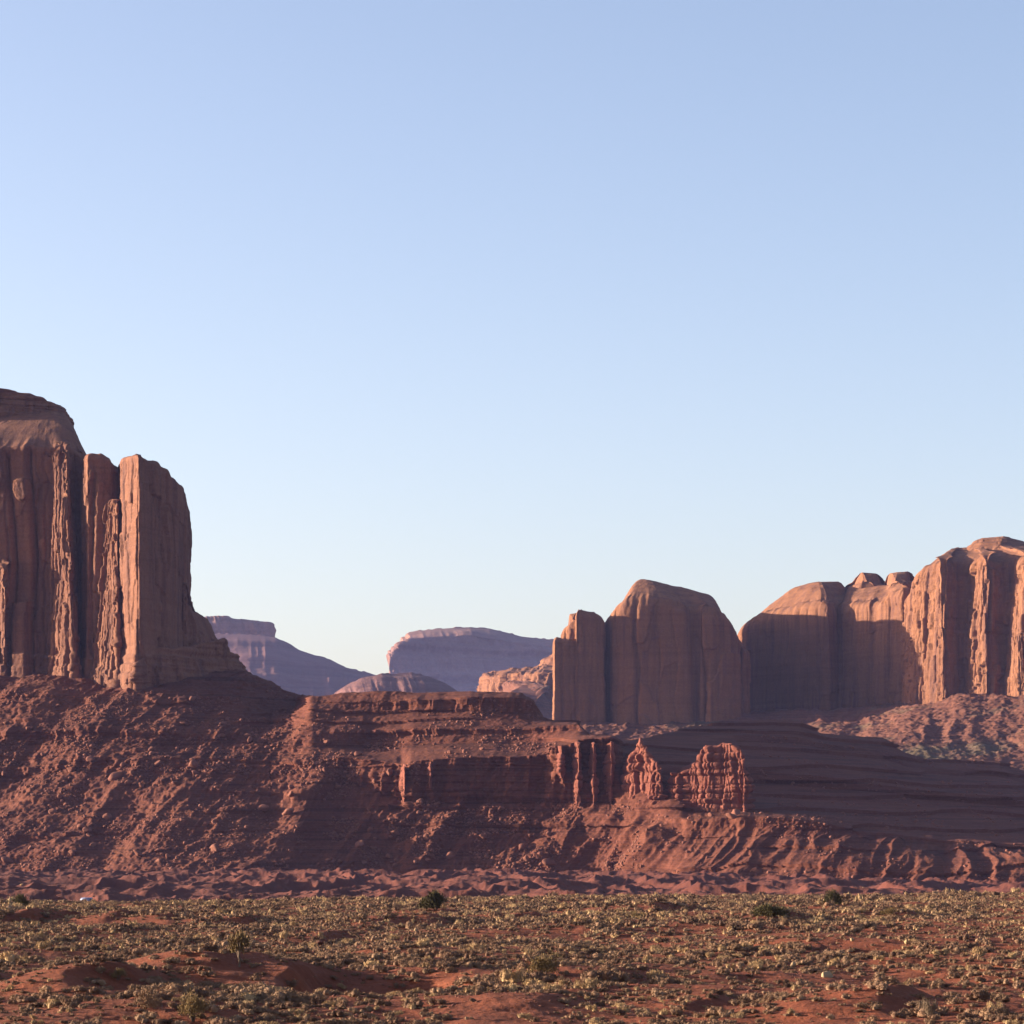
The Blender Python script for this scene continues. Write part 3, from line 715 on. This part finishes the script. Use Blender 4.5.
far_curtain('mesa', [(385.5,690),(386,670),(387,655),(389,650),(393,649),(394,644),(399,643),(401,637),(406,636),(409,632),(415,631),(430,629.5),(455,627.5),(470,627),(490,628.5),(505,632),(522,636.5),(545,639),(580,641),(620,645)],
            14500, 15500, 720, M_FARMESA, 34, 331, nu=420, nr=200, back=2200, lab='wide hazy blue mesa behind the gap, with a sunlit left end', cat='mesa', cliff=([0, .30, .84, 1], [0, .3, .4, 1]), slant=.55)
ob = tag(empty('rock_outcrop', P(520, 700, 4300)), 'low sunlit orange outcrop beside the left foot of the domed butte', 'rock outcrop')
rock('ledge', M_DOME, ob, plan=[(478,4450,676),(480,4400,674),(487,4350,676),(500,4310,674),(522,4262,673),(536,4220,672),(560,4200,668),(575,4300,668),(560,4600,668),(490,4600,672)],
     py_base=725, ds=2.2, dz=2.0, R=6, batter=.05, flutes=(40, 5, 14, 2.5), strata=2, spine=((500,4420,671),(550,4400,666)), seed=401, wave=4, cap_rows=24, round_m=8)
rock('block', M_DOME, ob, plan=[(531,4420,672),(534,4385,664),(541,4360,656),(550,4340,652),(562,4330,648),(580,4400,648),(570,4520,650),(540,4500,660)],
     py_base=700, ds=2.2, dz=2.0, R=12, batter=.03, flutes=(30, 4, 12, 2), strata=2, seed=411, wave=4, cap_rows=24, round_m=8)
rock('apron', M_FARTALUS, ob, plan=[(470,4250,700),(486,4150,690),(512,4090,684),(530,4060,690),(548,4090,694),(570,4200,690),(560,4400,690),(490,4400,690)],
     py_base=730, ds=2.4, dz=2.0, R=30, batter=.5, flutes=(30, 4, 12, 2), strata=1, spine=((500,4330,682),(540,4330,684)), seed=421, wave=4, cap_rows=30, round_m=12)

# ------------------------------------------------------------------ boulders on the talus
def ico(sub):
    import bmesh
    bm = bmesh.new(); bmesh.ops.create_icosphere(bm, subdivisions=sub, radius=1.0)
    bm.verts.ensure_lookup_table()
    V = np.array([v.co[:] for v in bm.verts]); T = np.array([[v.index for v in f.verts] for f in bm.faces]); bm.free()
    return V, T
IV2, IT2 = ico(3); IV1, IT1 = ico(1)
def boulder_shape(V, seed):
    rs = np.random.RandomState(seed)
    V = V.copy()
    for k in range(9):                       # planar breaks
        nrm = rs.normal(size=3); nrm /= np.linalg.norm(nrm); lim = rs.uniform(.5, .82)
        dd = V @ nrm; V = V - np.clip(dd - lim, 0, None)[:, None] * nrm
    V = V * (1 + .10 * fbm(V[:, 0] * 1.8 + seed, V[:, 1] * 1.8, V[:, 2] * 1.8, 3, seed)[:, None])
    return V * np.array([rs.uniform(.85, 1.25), rs.uniform(.8, 1.1), rs.uniform(.6, .95)])
bmesh_src = []
for k in range(8):
    o = mesh_obj('boulder', boulder_shape(IV2, 500 + k), IT2, M_BOULDER)
    bmesh_src.append(o.data); bpy.data.objects.remove(o)

rs = np.random.RandomState(77)
hv = np.stack([HX, HYY, HZ], -1)
hpx = 512 + HX / HYY * F; hpy = HY - (HZ - ZC) / HYY * F
hnrm = grid_normals(HX, HYY, HZ)
def pick(px0, px1, py0, py1, n, flat=True):
    m = (hpx > px0) & (hpx < px1) & (hpy > py0) & (hpy < py1) & (HL > .9) & (HL < 12.5)
    if flat: m &= hnrm[..., 2] > .25
    idx = np.flatnonzero(m.ravel())
    return hv.reshape(-1, 3)[rs.choice(idx, n)]
ZONES = [  # px0, px1, py0, py1, share, label
    (0, 130, 770, 868, 34, 'rust boulder among the rubble low on the slope under the tall left butte'),
    (0, 130, 690, 770, 16, 'small boulder on the gullied slope straight below the sunlit ribs of the left butte'),
    (130, 230, 690, 790, 26, 'boulder on the debris slope below the right end of the tall left butte'),
    (130, 290, 790, 870, 24, 'boulder near the foot of the shaded gully slope left of the red bench'),
    (230, 405, 735, 830, 36, 'boulder strewn over the slope below the left part of the red bench'),
    (290, 420, 830, 872, 26, 'pale boulder in the rubble fan at the foot of the slope below the bench'),
    (420, 560, 800, 870, 34, 'boulder on the ribbed slope below the dark cliff band'),
    (405, 560, 738, 757, 14, 'boulder on the narrow bench above the dark cliff band'),
    (560, 760, 800, 870, 12, 'boulder on the slope at the feet of the knobbly red towers'),
]
cnt = 0
for (a, b_, c0, c1, nn, lab) in ZONES:
    pts = pick(a, b_, c0, c1, nn)
    for p in pts:
        o = bpy.data.objects.new('boulder', bmesh_src[rs.randint(8)])
        s_ = .8 + 2.3 * rs.rand() ** 3
        o.location = (p[0], p[1] - .2 * s_, p[2] + .25 * s_)
        o.rotation_euler = (rs.uniform(-.5, .5), rs.uniform(-.5, .5), rs.uniform(0, 6.28))
        o.scale = (s_ * rs.uniform(.8, 1.2), s_ * rs.uniform(.8, 1.2), s_ * rs.uniform(.7, 1.1))
        col.objects.link(o)
        tag(o, lab, 'boulder', 'boulders: ' + lab)
# standouts
for (px, py, w, h, lab) in [(72, 853, 3.4, 2.5, 'large blocky orange boulder near the bottom of the left slope'), (31, 848, 2.6, 2.4, 'squarish sunlit boulder left of the large blocky one near the bottom of the left slope'),
                            (177, 715, 1.3, 3.4, 'slim upright bright slab standing on the slope below the left butte'), (184, 723, 3.0, 1.7, 'broad sunlit boulder just right of the upright slab'),
                            (172, 780, 2.2, 2.4, 'round single boulder in the middle of the shaded left slope'), (134, 812, 2.2, 1.4, 'bright flat boulder on the lower left slope right of the rubble'),
                            (530, 836, 2.2, 2.6, 'grey tilted slab on the ribbed slope below the dark cliff band')]:
    m = np.argmin((hpx - px) ** 2 + (hpy - py - 1) ** 2 + 1e4 * (HL > 12.9))
    p = hv.reshape(-1, 3)[m]
    o = bpy.data.objects.new('boulder', bmesh_src[rs.randint(8)])
    o.location = (p[0], p[1] - .6, p[2] + h * .35); o.scale = (w * .62, w * .6, h * .62); o.rotation_euler = (0, .15, rs.uniform(0, 6))
    col.objects.link(o); tag(o, lab, 'boulder')

def scatter(name, datas, pos, scl, rotz, pick):
    """uncountable ground cover: one point cloud object that carries a shape of the given meshes on every point"""
    kinds = bpy.data.collections.new(name + '_kinds')             # not linked to the scene
    for k, d in enumerate(datas):
        o = bpy.data.objects.new('%s_kind_%02d' % (name, k), d); kinds.objects.link(o)
    me = bpy.data.meshes.new(name)
    me.vertices.add(len(pos)); me.vertices.foreach_set('co', np.ascontiguousarray(pos, np.float32).ravel())
    for nm, ty, val in (('grow', 'FLOAT_VECTOR', scl), ('turn', 'FLOAT_VECTOR', np.stack([0 * rotz, 0 * rotz, rotz], 1)), ('pick', 'INT', pick)):
        a = me.attributes.new(nm, ty, 'POINT')
        if ty == 'INT': a.data.foreach_set('value', np.ascontiguousarray(val, np.int32))
        else: a.data.foreach_set('vector', np.ascontiguousarray(val, np.float32).ravel())
    me.materials.append(datas[0].materials[0])
    o = bpy.data.objects.new(name, me); col.objects.link(o)
    g = bpy.data.node_groups.new(name + '_scatter', 'GeometryNodeTree')
    g.interface.new_socket('Geometry', in_out='INPUT', socket_type='NodeSocketGeometry')
    g.interface.new_socket('Geometry', in_out='OUTPUT', socket_type='NodeSocketGeometry')
    N = g.nodes.new; L = g.links.new
    gi, go = N('NodeGroupInput'), N('NodeGroupOutput')
    ci = N('GeometryNodeCollectionInfo'); ci.inputs['Collection'].default_value = kinds
    ci.inputs['Separate Children'].default_value = True; ci.inputs['Reset Children'].default_value = True
    ip = N('GeometryNodeInstanceOnPoints'); ip.inputs['Pick Instance'].default_value = True
    def att(nm, ty):
        n = N('GeometryNodeInputNamedAttribute'); n.data_type = ty; n.inputs['Name'].default_value = nm
        return n.outputs['Attribute']
    L(gi.outputs[0], ip.inputs['Points']); L(ci.outputs[0], ip.inputs['Instance'])
    L(att('pick', 'INT'), ip.inputs['Instance Index']); L(att('turn', 'FLOAT_VECTOR'), ip.inputs['Rotation']); L(att('grow', 'FLOAT_VECTOR'), ip.inputs['Scale'])
    L(ip.outputs[0], go.inputs[0])
    m = o.modifiers.new('scatter', 'NODES'); m.node_group = g
    return tag(o, kind='stuff')

def data_of(tm, mat, name):
    out = []
    for V, Q in tm:
        o = mesh_obj(name, V, Q, mat); out.append(o.data); bpy.data.objects.remove(o)
    return out

small = [boulder_shape(IV1, 600 + k) for k in range(6)]
NP = []
for (a, b_, c0, c1, nn) in [(-60, 130, 690, 872, 4200), (130, 300, 690, 872, 3000), (300, 420, 735, 872, 2600), (420, 640, 800, 872, 2600), (400, 560, 735, 760, 500), (640, 780, 800, 880, 250), (760, 1023, 735, 830, 1500), (780, 1023, 830, 885, 500), (300, 540, 700, 735, 500)]:
    q = pick(a, b_, c0, c1, nn * 2)
    k = vnoise(q[:, 0] / 14, q[:, 1] / 18, q[:, 2] / 14, seed=700) > .05
    NP.append(q[k][:int(nn * .75)])
NP = np.concatenate(NP); nP = len(NP)
ss = .28 + 1.1 * rs.rand(nP) ** 3.5
NP[:, 2] += .15 * ss
small_d = data_of([(V, IT1) for V in small], M_BOULDER, 'stone')
scatter('rubble', small_d, NP, np.stack([ss, ss, ss * rs.uniform(.6, 1.2, nP)], 1), rs.uniform(0, 6.28, nP), rs.randint(0, 6, nP))

# ------------------------------------------------------------------ plants of the plain
def leaf_cloud(nl, seed, size=.13, flat=.75, lumps=5, narrow=.45, upright=.6, hollow=.55, core=None):
    """unit bush: leaf-sized quads through a lumpy dome, radius ~1, base at 0"""
    r = np.random.RandomState(seed)
    cen = np.stack([r.uniform(-.6, .6, lumps), r.uniform(-.6, .6, lumps), r.uniform(.15, .55, lumps)], 1)
    rad = r.uniform(.32, .6, lumps)
    k = r.randint(0, lumps, nl)
    v = r.normal(size=(nl, 3)); v /= np.linalg.norm(v, axis=1, keepdims=True)
    v[:, 2] = np.abs(v[:, 2]) * .9 - .15
    p = cen[k] + v * (rad[k] * (hollow + (1.12 - hollow) * r.rand(nl)))[:, None]
    p[:, 2] = np.clip(p[:, 2], 0.02, None) * flat / .75
    ax = v * (1 - upright) + np.array([0, 0, 1.0]) * upright + r.normal(size=(nl, 3)) * .35
    ax /= np.linalg.norm(ax, axis=1, keepdims=True)
    sd_ = np.cross(ax, r.normal(size=(nl, 3))); sd_ /= np.linalg.norm(sd_, axis=1, keepdims=True) + 1e-9
    L = size * r.uniform(.6, 1.4, nl)[:, None]; W = L * narrow
    V = np.stack([p - sd_ * W, p + sd_ * W, p + sd_ * W * .4 + ax * L * 2, p - sd_ * W * .4 + ax * L * 2], 1).reshape(-1, 3)
    Q = np.arange(nl * 4).reshape(-1, 4)
    if core:                                        # twiggy mass inside: lumpy domes, as quads
        nlon, nlat = core
        th = np.arange(nlon) * 2 * math.pi / nlon
        Vs, Qs, off = [V], [Q], len(V)
        for c_, r_ in zip(cen, rad):
            la = np.linspace(-.6, 1.45, nlat)[:, None]
            rr = r_ * .62 * (1 + .30 * vnoise(np.cos(th) * 2 + seed, np.sin(th) * 2 + c_[0] * 9, la * 2.2, seed))
            g = np.stack([c_[0] + rr * np.cos(la) * np.cos(th), c_[1] + rr * np.cos(la) * np.sin(th), (c_[2] + rr * np.sin(la)) * flat / .75], -1)
            g[..., 2] = np.maximum(g[..., 2], -.05)
            Vs.append(g.reshape(-1, 3)); Qs.append(grid_quads(nlat, nlon, True, off)); off += g.shape[0] * g.shape[1]
        V, Q = np.concatenate(Vs), np.concatenate(Qs)
    return V, Q

def fan_points(n, D0, D1, px0, px1, r, power=1.0):
    # uniform over ground area within the view wedge
    D = np.sqrt(r.uniform(D0 ** 2, D1 ** 2, n)); px = r.uniform(px0, px1, n)
    return (px - 512) / F * D, D

r = np.random.RandomState(9)
x, y = fan_points(122000, 118, 475, -215, 1240, r)
z = ground_h(x, y)
e = .6
slope = (ground_h(x + e, y) - z) / e
cover = .5 + .55 * fbm(x / 12, y / 16, oct=3, seed=801)
near = 1 - sstep(190, 290, y)
dens = np.clip(cover + .10 - .30 * near * (.55 + 1.2 * vnoise(x / 6, y / 9, seed=803)), .05, 1)
dens = np.where(np.abs(slope) > .22, dens * .6, dens)
keep = r.rand(len(x)) < dens
xb, yb = fan_points(5200, 480, 1330, -140, 1164, r)          # thinning out over the flats beyond
kb = r.rand(5200) < .75 * np.exp(-(yb - 480) / 330)
x, y, z = np.concatenate([x[keep], xb[kb]]), np.concatenate([y[keep], yb[kb]]), np.concatenate([z[keep], ground_h(xb, yb)[kb]])
n = len(x)
sz = (.13 + .40 * r.rand(n) ** 2.2 + .34 * r.rand(n) * (r.rand(n) < .12)) * (1 + .15 * sstep(250, 400, y)) * (1.0 + .45 * vnoise(x / 7, y / 10, seed=809))
yel = r.rand(n) < (.06 + .10 * sstep(-.1, .5, vnoise(x / 14, y / 20, seed=807)))
pix = sz / y
print('bushes', n)

sage_t = [leaf_cloud(620, 900 + k, .05, .60, 5 + k % 4, .42, .5, .55, (9, 5)) for k in range(10)]
sage_f = [leaf_cloud(110, 920 + k, .085, .58, 4 + k % 3, .5, .5, .55, (7, 4)) for k in range(10)]
yel_t = [leaf_cloud(380, 940 + k, .10, .75, 4, .22, .8, .6, (8, 4)) for k in range(5)]
yel_f = [leaf_cloud(60, 960 + k, .14, .75, 4, .35, .8, .6, (7, 4)) for k in range(5)]

sage_d = data_of(sage_t, M_SAGE_O, 'sagebrush'); yel_d = data_of(yel_t, M_YELL_O, 'grass_clump')
sage_fd = data_of(sage_f, M_SAGE_O, 'sagebrush'); yel_fd = data_of(yel_f, M_YELL_O, 'grass_clump')

def zone_label(px, py, what):
    third = 'left' if px < 341 else ('middle' if px < 683 else 'right')
    if py > 992: row = 'on the nearest red sand'
    elif py > 965: row = 'on the second strip of red sand'
    else: row = 'standing large in the dense scrub'
    return '%s %s, %s third of the plain' % (what, row, third)

ppx = 512 + x / y * F; ppy = HY - (z - ZC) / y * F
inv = (ppx > -5) & (ppx < 1029) & (ppy < 1034)
for (mask, datas, name, what, cat, nmax, st, tmpl_n, tmpl_f, mat) in [
        (~yel, sage_d, 'sagebrush', 'grey green sagebrush', 'shrub', 300, 'sagebrush_cover', sage_d, sage_fd, None),
        (yel, yel_d, 'grass_clump', 'straw yellow grass clump', 'grass clump', 220, 'dry_grass_cover', yel_d, yel_fd, None)]:
    idx = np.flatnonzero(mask & inv); idx = idx[np.argsort(-pix[idx])]
    top = idx[:nmax]
    for i in top:
        o = bpy.data.objects.new(name, datas[r.randint(len(datas))])
        o.location = (x[i], y[i], z[i] - .03); o.rotation_euler = (0, 0, r.uniform(0, 6.28))
        o.scale = (sz[i] * r.uniform(.9, 1.25), sz[i] * r.uniform(.9, 1.25), sz[i] * r.uniform(.8, 1.2))
        col.objects.link(o)
        lab = zone_label(ppx[i], ppy[i], what)
        tag(o, lab, cat, lab.split(' third')[0])
    rest = np.setdiff1d(np.flatnonzero(mask), top)
    k_ = len(tmpl_n)
    pick_ = np.where(y[rest] < 230, r.randint(0, k_, len(rest)), k_ + r.randint(0, len(tmpl_f), len(rest)))
    sx = sz[rest] * 1.05; hz_ = sx * (.75 + .5 * r.rand(len(rest)))
    scatter(st, tmpl_n + tmpl_f, np.stack([x[rest], y[rest], z[rest] - .03], 1), np.stack([sx, sx, hz_], 1), r.uniform(0, 6.28, len(rest)), pick_)

# small stones on the sand
x, y = fan_points(15000, 125, 320, -40, 1064, r)
k = vnoise(x / 6, y / 8, seed=811) > .05
x, y = x[k], y[k]; z = ground_h(x, y); n = len(x); ss = .045 + .15 * r.rand(n) ** 4
scatter('pebbles', small_d, np.stack([x, y, z], 1), np.stack([ss, ss, ss * .8], 1), r.uniform(0, 6.28, n), r.randint(0, 6, n))

def on_ground(px, py):
    """ground point seen at a pixel: march along the view ray"""
    D = np.linspace(110, 520, 4000)
    X = (px - 512) / F * D; Zr = ZC - (py - HY) / F * D
    i = np.argmax(Zr < ground_h(X, D))
    return X[i], D[i], float(ground_h(X[i], D[i]))

def stone_at(px, py, wpx, hpx_, mat, lab, k):
    X, D, Z = on_ground(px, py)
    w = wpx * D / F / 2; h = hpx_ * D / F / 1.3
    o = mesh_obj('stone', boulder_shape(IV2, 640 + k) * np.array([w, w * .8, h]), IT2, mat)
    o.location = (X, D, Z + h * .25); o.rotation_euler = (0, -.25, 0)
    tag(o, lab, 'stone')
stone_at(826, 977, 16, 8, M_PALE, 'pale cream boulder among small bushes, lower right', 0)
stone_at(504, 991, 7, 4, M_PALE, 'small bright stone on the sand near the bottom, just left of centre', 1)
stone_at(42, 948, 5, 4, M_PALE, 'small white stone on the left side of the plain', 2)
stone_at(793, 967, 7, 6, M_PALE, 'pale jagged stone left of the cream boulder', 3)
stone_at(675, 996, 9, 4, M_BOULDER, 'flat reddish stone on bare sand below the middle of the photo', 4)
stone_at(318, 944, 14, 7, M_BOULDER, 'red clod of earth and rock among the bushes, left of centre', 5)
stone_at(416, 931, 6, 4, M_PALE, 'small pale stone in the scrub left of the middle', 6)
stone_at(852, 941, 5, 5, M_PALE, 'small upright pale stone at the shaded wash on the right', 7)

def branch_mesh(name, segs, mat, parent):
    """segs: list of (p0, r0, p1, r1)"""
    Vs, Qs, off = [], [], 0
    for p0, r0, p1, r1 in segs:
        p0, p1 = np.array(p0, float), np.array(p1, float)
        a = p1 - p0; a /= np.linalg.norm(a)
        s_ = np.cross(a, [.3, 1, .2]); s_ /= np.linalg.norm(s_); t_ = np.cross(a, s_)
        k = 7; th = np.arange(k) * 2 * math.pi / k
        ring = np.cos(th)[:, None] * s_ + np.sin(th)[:, None] * t_
        Vs += [p0 + ring * r0, p1 + ring * r1]
        j = np.arange(k); Qs.append(np.stack([j, (j + 1) % k, (j + 1) % k + k, j + k], 1) + off); off += 2 * k
    return mesh_obj(name, np.concatenate(Vs), np.concatenate(Qs), mat, parent)

def bushy(name, px, py, wpx, hpx_, mat, lab, cat, seed, nl=1500, size=.06, lumps=9, upright=.4, hollow=.3, trunk=0.0, narrow=.5, lift=0.0):
    X, D, Z = on_ground(px, py)
    w = wpx * D / F / 2; h = hpx_ * D / F
    t = tag(empty(name, (X, D, Z - .05)), lab, cat)
    V, Q = leaf_cloud(nl, seed, size, .75, lumps, narrow, upright, hollow)
    mx = np.abs(V[:, 0]).max(); mz = V[:, 2].max()
    V = V * np.array([w / mx, w / mx, (h - trunk * h) / mz]) + np.array([0, 0, trunk * h])
    mesh_obj('crown', V, Q, mat, t)
    rr = random.Random(seed)
    segs = []
    if trunk > 0:
        segs.append(((0, 0, -.1), .03 * h, (0.02 * h, 0, trunk * h), .022 * h))
    for k in range(7):
        a = rr.uniform(0, 6.28); q = rr.uniform(.3, .75) * w
        z0 = trunk * h
        m_ = (math.cos(a) * q * .45, math.sin(a) * q * .45, z0 + (h - z0) * .35)
        e_ = (math.cos(a) * q, math.sin(a) * q, z0 + (h - z0) * rr.uniform(.6, .85))
        segs += [((0, 0, z0 * .9 - (.05 if trunk == 0 else 0)), .026 * h, m_, .018 * h), (m_, .018 * h, e_, .007 * h)]
    branch_mesh('trunk' if trunk > 0 else 'stem', segs, M_BARK, t)
    return t

bushy('juniper', 24, 908, 26, 16, M_JUN, 'low flat-topped dark green juniper near the far left edge of the plain', 'juniper', 1, 3200, .04)
bushy('juniper', 435, 911, 38, 23, M_JUN, 'large round dark green juniper at the far edge of the plain, left of centre', 'juniper', 2, 4400, .04)
bushy('juniper', 770, 919, 42, 18, M_JUN, 'wide low dark green juniper on the right, in front of the other', 'juniper', 3, 4000, .04)
bushy('juniper', 832, 906, 23, 19, M_JUN, 'upright green juniper at the far edge of the plain on the right', 'juniper', 4, 3000, .04)
bushy('desert_shrub', 543, 976, 44, 28, M_OLIVE, 'large loose olive green shrub on the plain just right of centre', 'shrub', 5, 3500, .032, 12, .4, .3)
bushy('desert_tree', 239, 967, 26, 40, M_OLIVE, 'small thin olive tree with a bare trunk above a shaded bank, left', 'tree', 6, 1700, .06, 11, .4, .25, .26)
bushy('desert_shrub', 193, 1022, 36, 36, M_OLIVE, 'tall yellowish bush at the bottom edge below the shaded bank', 'shrub', 7, 3000, .032, 11, .5, .25)
bushy('desert_shrub', 750, 905, 18, 13, M_TWIG, 'grey twiggy bush at the far edge of the plain, left of the upright juniper', 'shrub', 8, 500, .08, 6, .7, .2, 0, .15)
bushy('desert_shrub', 922, 893, 15, 9, M_TWIG, 'grey twiggy bush on the far rim right of the upright juniper', 'shrub', 9, 450, .08, 6, .7, .2, 0, .15)
bushy('desert_shrub', 1001, 894, 11, 9, M_TWIG, 'small round twiggy bush on the far rim near the right edge', 'shrub', 10, 450, .08, 6, .7, .2, 0, .15)
bushy('desert_shrub', 889, 916, 22, 10, M_OLIVE, 'low spreading olive bush in the scrub right of the junipers', 'shrub', 11, 1800, .04)
bushy('desert_shrub', 637, 919, 16, 10, M_OLIVE, 'small dark olive bush in the scrub right of the centre', 'shrub', 12, 1600, .04)
bushy('desert_shrub', 145, 1010, 38, 26, M_SAGE_O, 'silvery rounded bush in the shaded hollow near the bottom left', 'shrub', 13, 3000, .035)
bushy('desert_shrub', 118, 980, 22, 14, M_OLIVE, 'rounded dark olive bush with a long shadow on the left sand', 'shrub', 14, 2200, .035)
bushy('desert_shrub', 930, 1018, 26, 24, M_TWIG, 'pale spiky twig bush at the bottom edge on the right', 'shrub', 15, 700, .10, 6, .8, .2, 0, .14)

# ------------------------------------------------------------------ the car behind the brush
def box(V, Q, c, s_, taper=1.0):
    o = len(V)
    for dz_ in (-1, 1):
        k = taper if dz_ > 0 else 1
        for dx, dy in ((-1, -1), (1, -1), (1, 1), (-1, 1)):
            V.append((c[0] + dx * s_[0] * k, c[1] + dy * s_[1] * k, c[2] + dz_ * s_[2]))
    for f in ((0, 3, 2, 1), (4, 5, 6, 7), (0, 1, 5, 4), (1, 2, 6, 5), (2, 3, 7, 6), (3, 0, 4, 7)):
        Q.append([o + i for i in f])
def flat_mat(name, c, rough, metal=0.0):
    m, nt, b = new_mat(name); b.inputs['Base Color'].default_value = c + (1,); b.inputs['Roughness'].default_value = rough; b.inputs['Metallic'].default_value = metal
    b.inputs['Specular IOR Level'].default_value = .5
    return m
M_PAINT = flat_mat('car_paint', (.17, .19, .30), .6); M_GLASS = flat_mat('car_glass', (.02, .02, .03), .1); M_TYRE = flat_mat('tyre', (.02, .02, .02), .9); M_RIM = flat_mat('rim', (.5, .5, .5), .3, 1)
Dc = np.linspace(396, 470, 300)
seen = ZC - (898.5 - HY) / F * Dc - ground_h((87 - 512) / F * Dc, Dc)      # how much of the car stands above the brush line
cd = float(Dc[np.argmin(np.abs(seen - 1.28))]); cx = (87 - 512) / F * cd
print('car', cd, seen.min(), seen.max())
car = tag(empty('parked_car', (cx, cd, float(ground_h(cx, cd)))), 'pale blue car half hidden by the scrub at the far left edge of the plain', 'car')
car.rotation_euler = (0, 0, math.radians(84))
V, Q = [], []; box(V, Q, (0, 0, .62), (2.15, .86, .30), .97); box(V, Q, (-.25, 0, 1.16), (1.25, .78, .25), .80)
mesh_obj('body', np.array(V), np.array(Q), M_PAINT, car)
V, Q = [], []; box(V, Q, (.86, 0, 1.14), (.16, .62, .17), .9)
mesh_obj('windscreen', np.array(V), np.array(Q), M_GLASS, car)
for s_ in (-1, 1):
    V, Q = [], []; box(V, Q, (-.25, s_ * .72, 1.14), (1.0, .04, .15), .85)
    mesh_obj('side_window', np.array(V), np.array(Q), M_GLASS, car)
    V, Q = [], []; box(V, Q, (2.1, s_ * .6, .68), (.06, .16, .07))
    mesh_obj('headlight', np.array(V), np.array(Q), M_RIM, car)
    for q in (-1.3, 1.35):
        w_ = branch_mesh('wheel', [((q, s_ * .88, .32), .32, (q, s_ * .68, .32), .32), ((q, s_ * .88, .32), .32, (q, s_ * .885, .32), .02)], M_TYRE, car)
        branch_mesh('rim', [((q, s_ * .895, .32), .18, (q, s_ * .86, .32), .18), ((q, s_ * .895, .32), .18, (q, s_ * .9, .32), .01)], M_RIM, w_)

# ------------------------------------------------------------------ haze: one even volume round the camera and the scene
V, Q = [], []
box(V, Q, (0, 11000, 280), (10000, 12500, 302))
hm = bpy.data.materials.new('haze'); hm.use_nodes = True
nt = hm.node_tree
nt.nodes.remove(nt.nodes['Principled BSDF'])
pv = nt.nodes.new('ShaderNodeVolumePrincipled')
pv.inputs['Color'].default_value = (.40, .46, 1.0, 1)
pv.inputs['Density'].default_value = 1.5e-5
nt.links.new(pv.outputs[0], nt.nodes['Material Output'].inputs['Volume'])
hz = mesh_obj('haze', np.array(V), np.array(Q), hm)
tag(hz, kind='stuff')
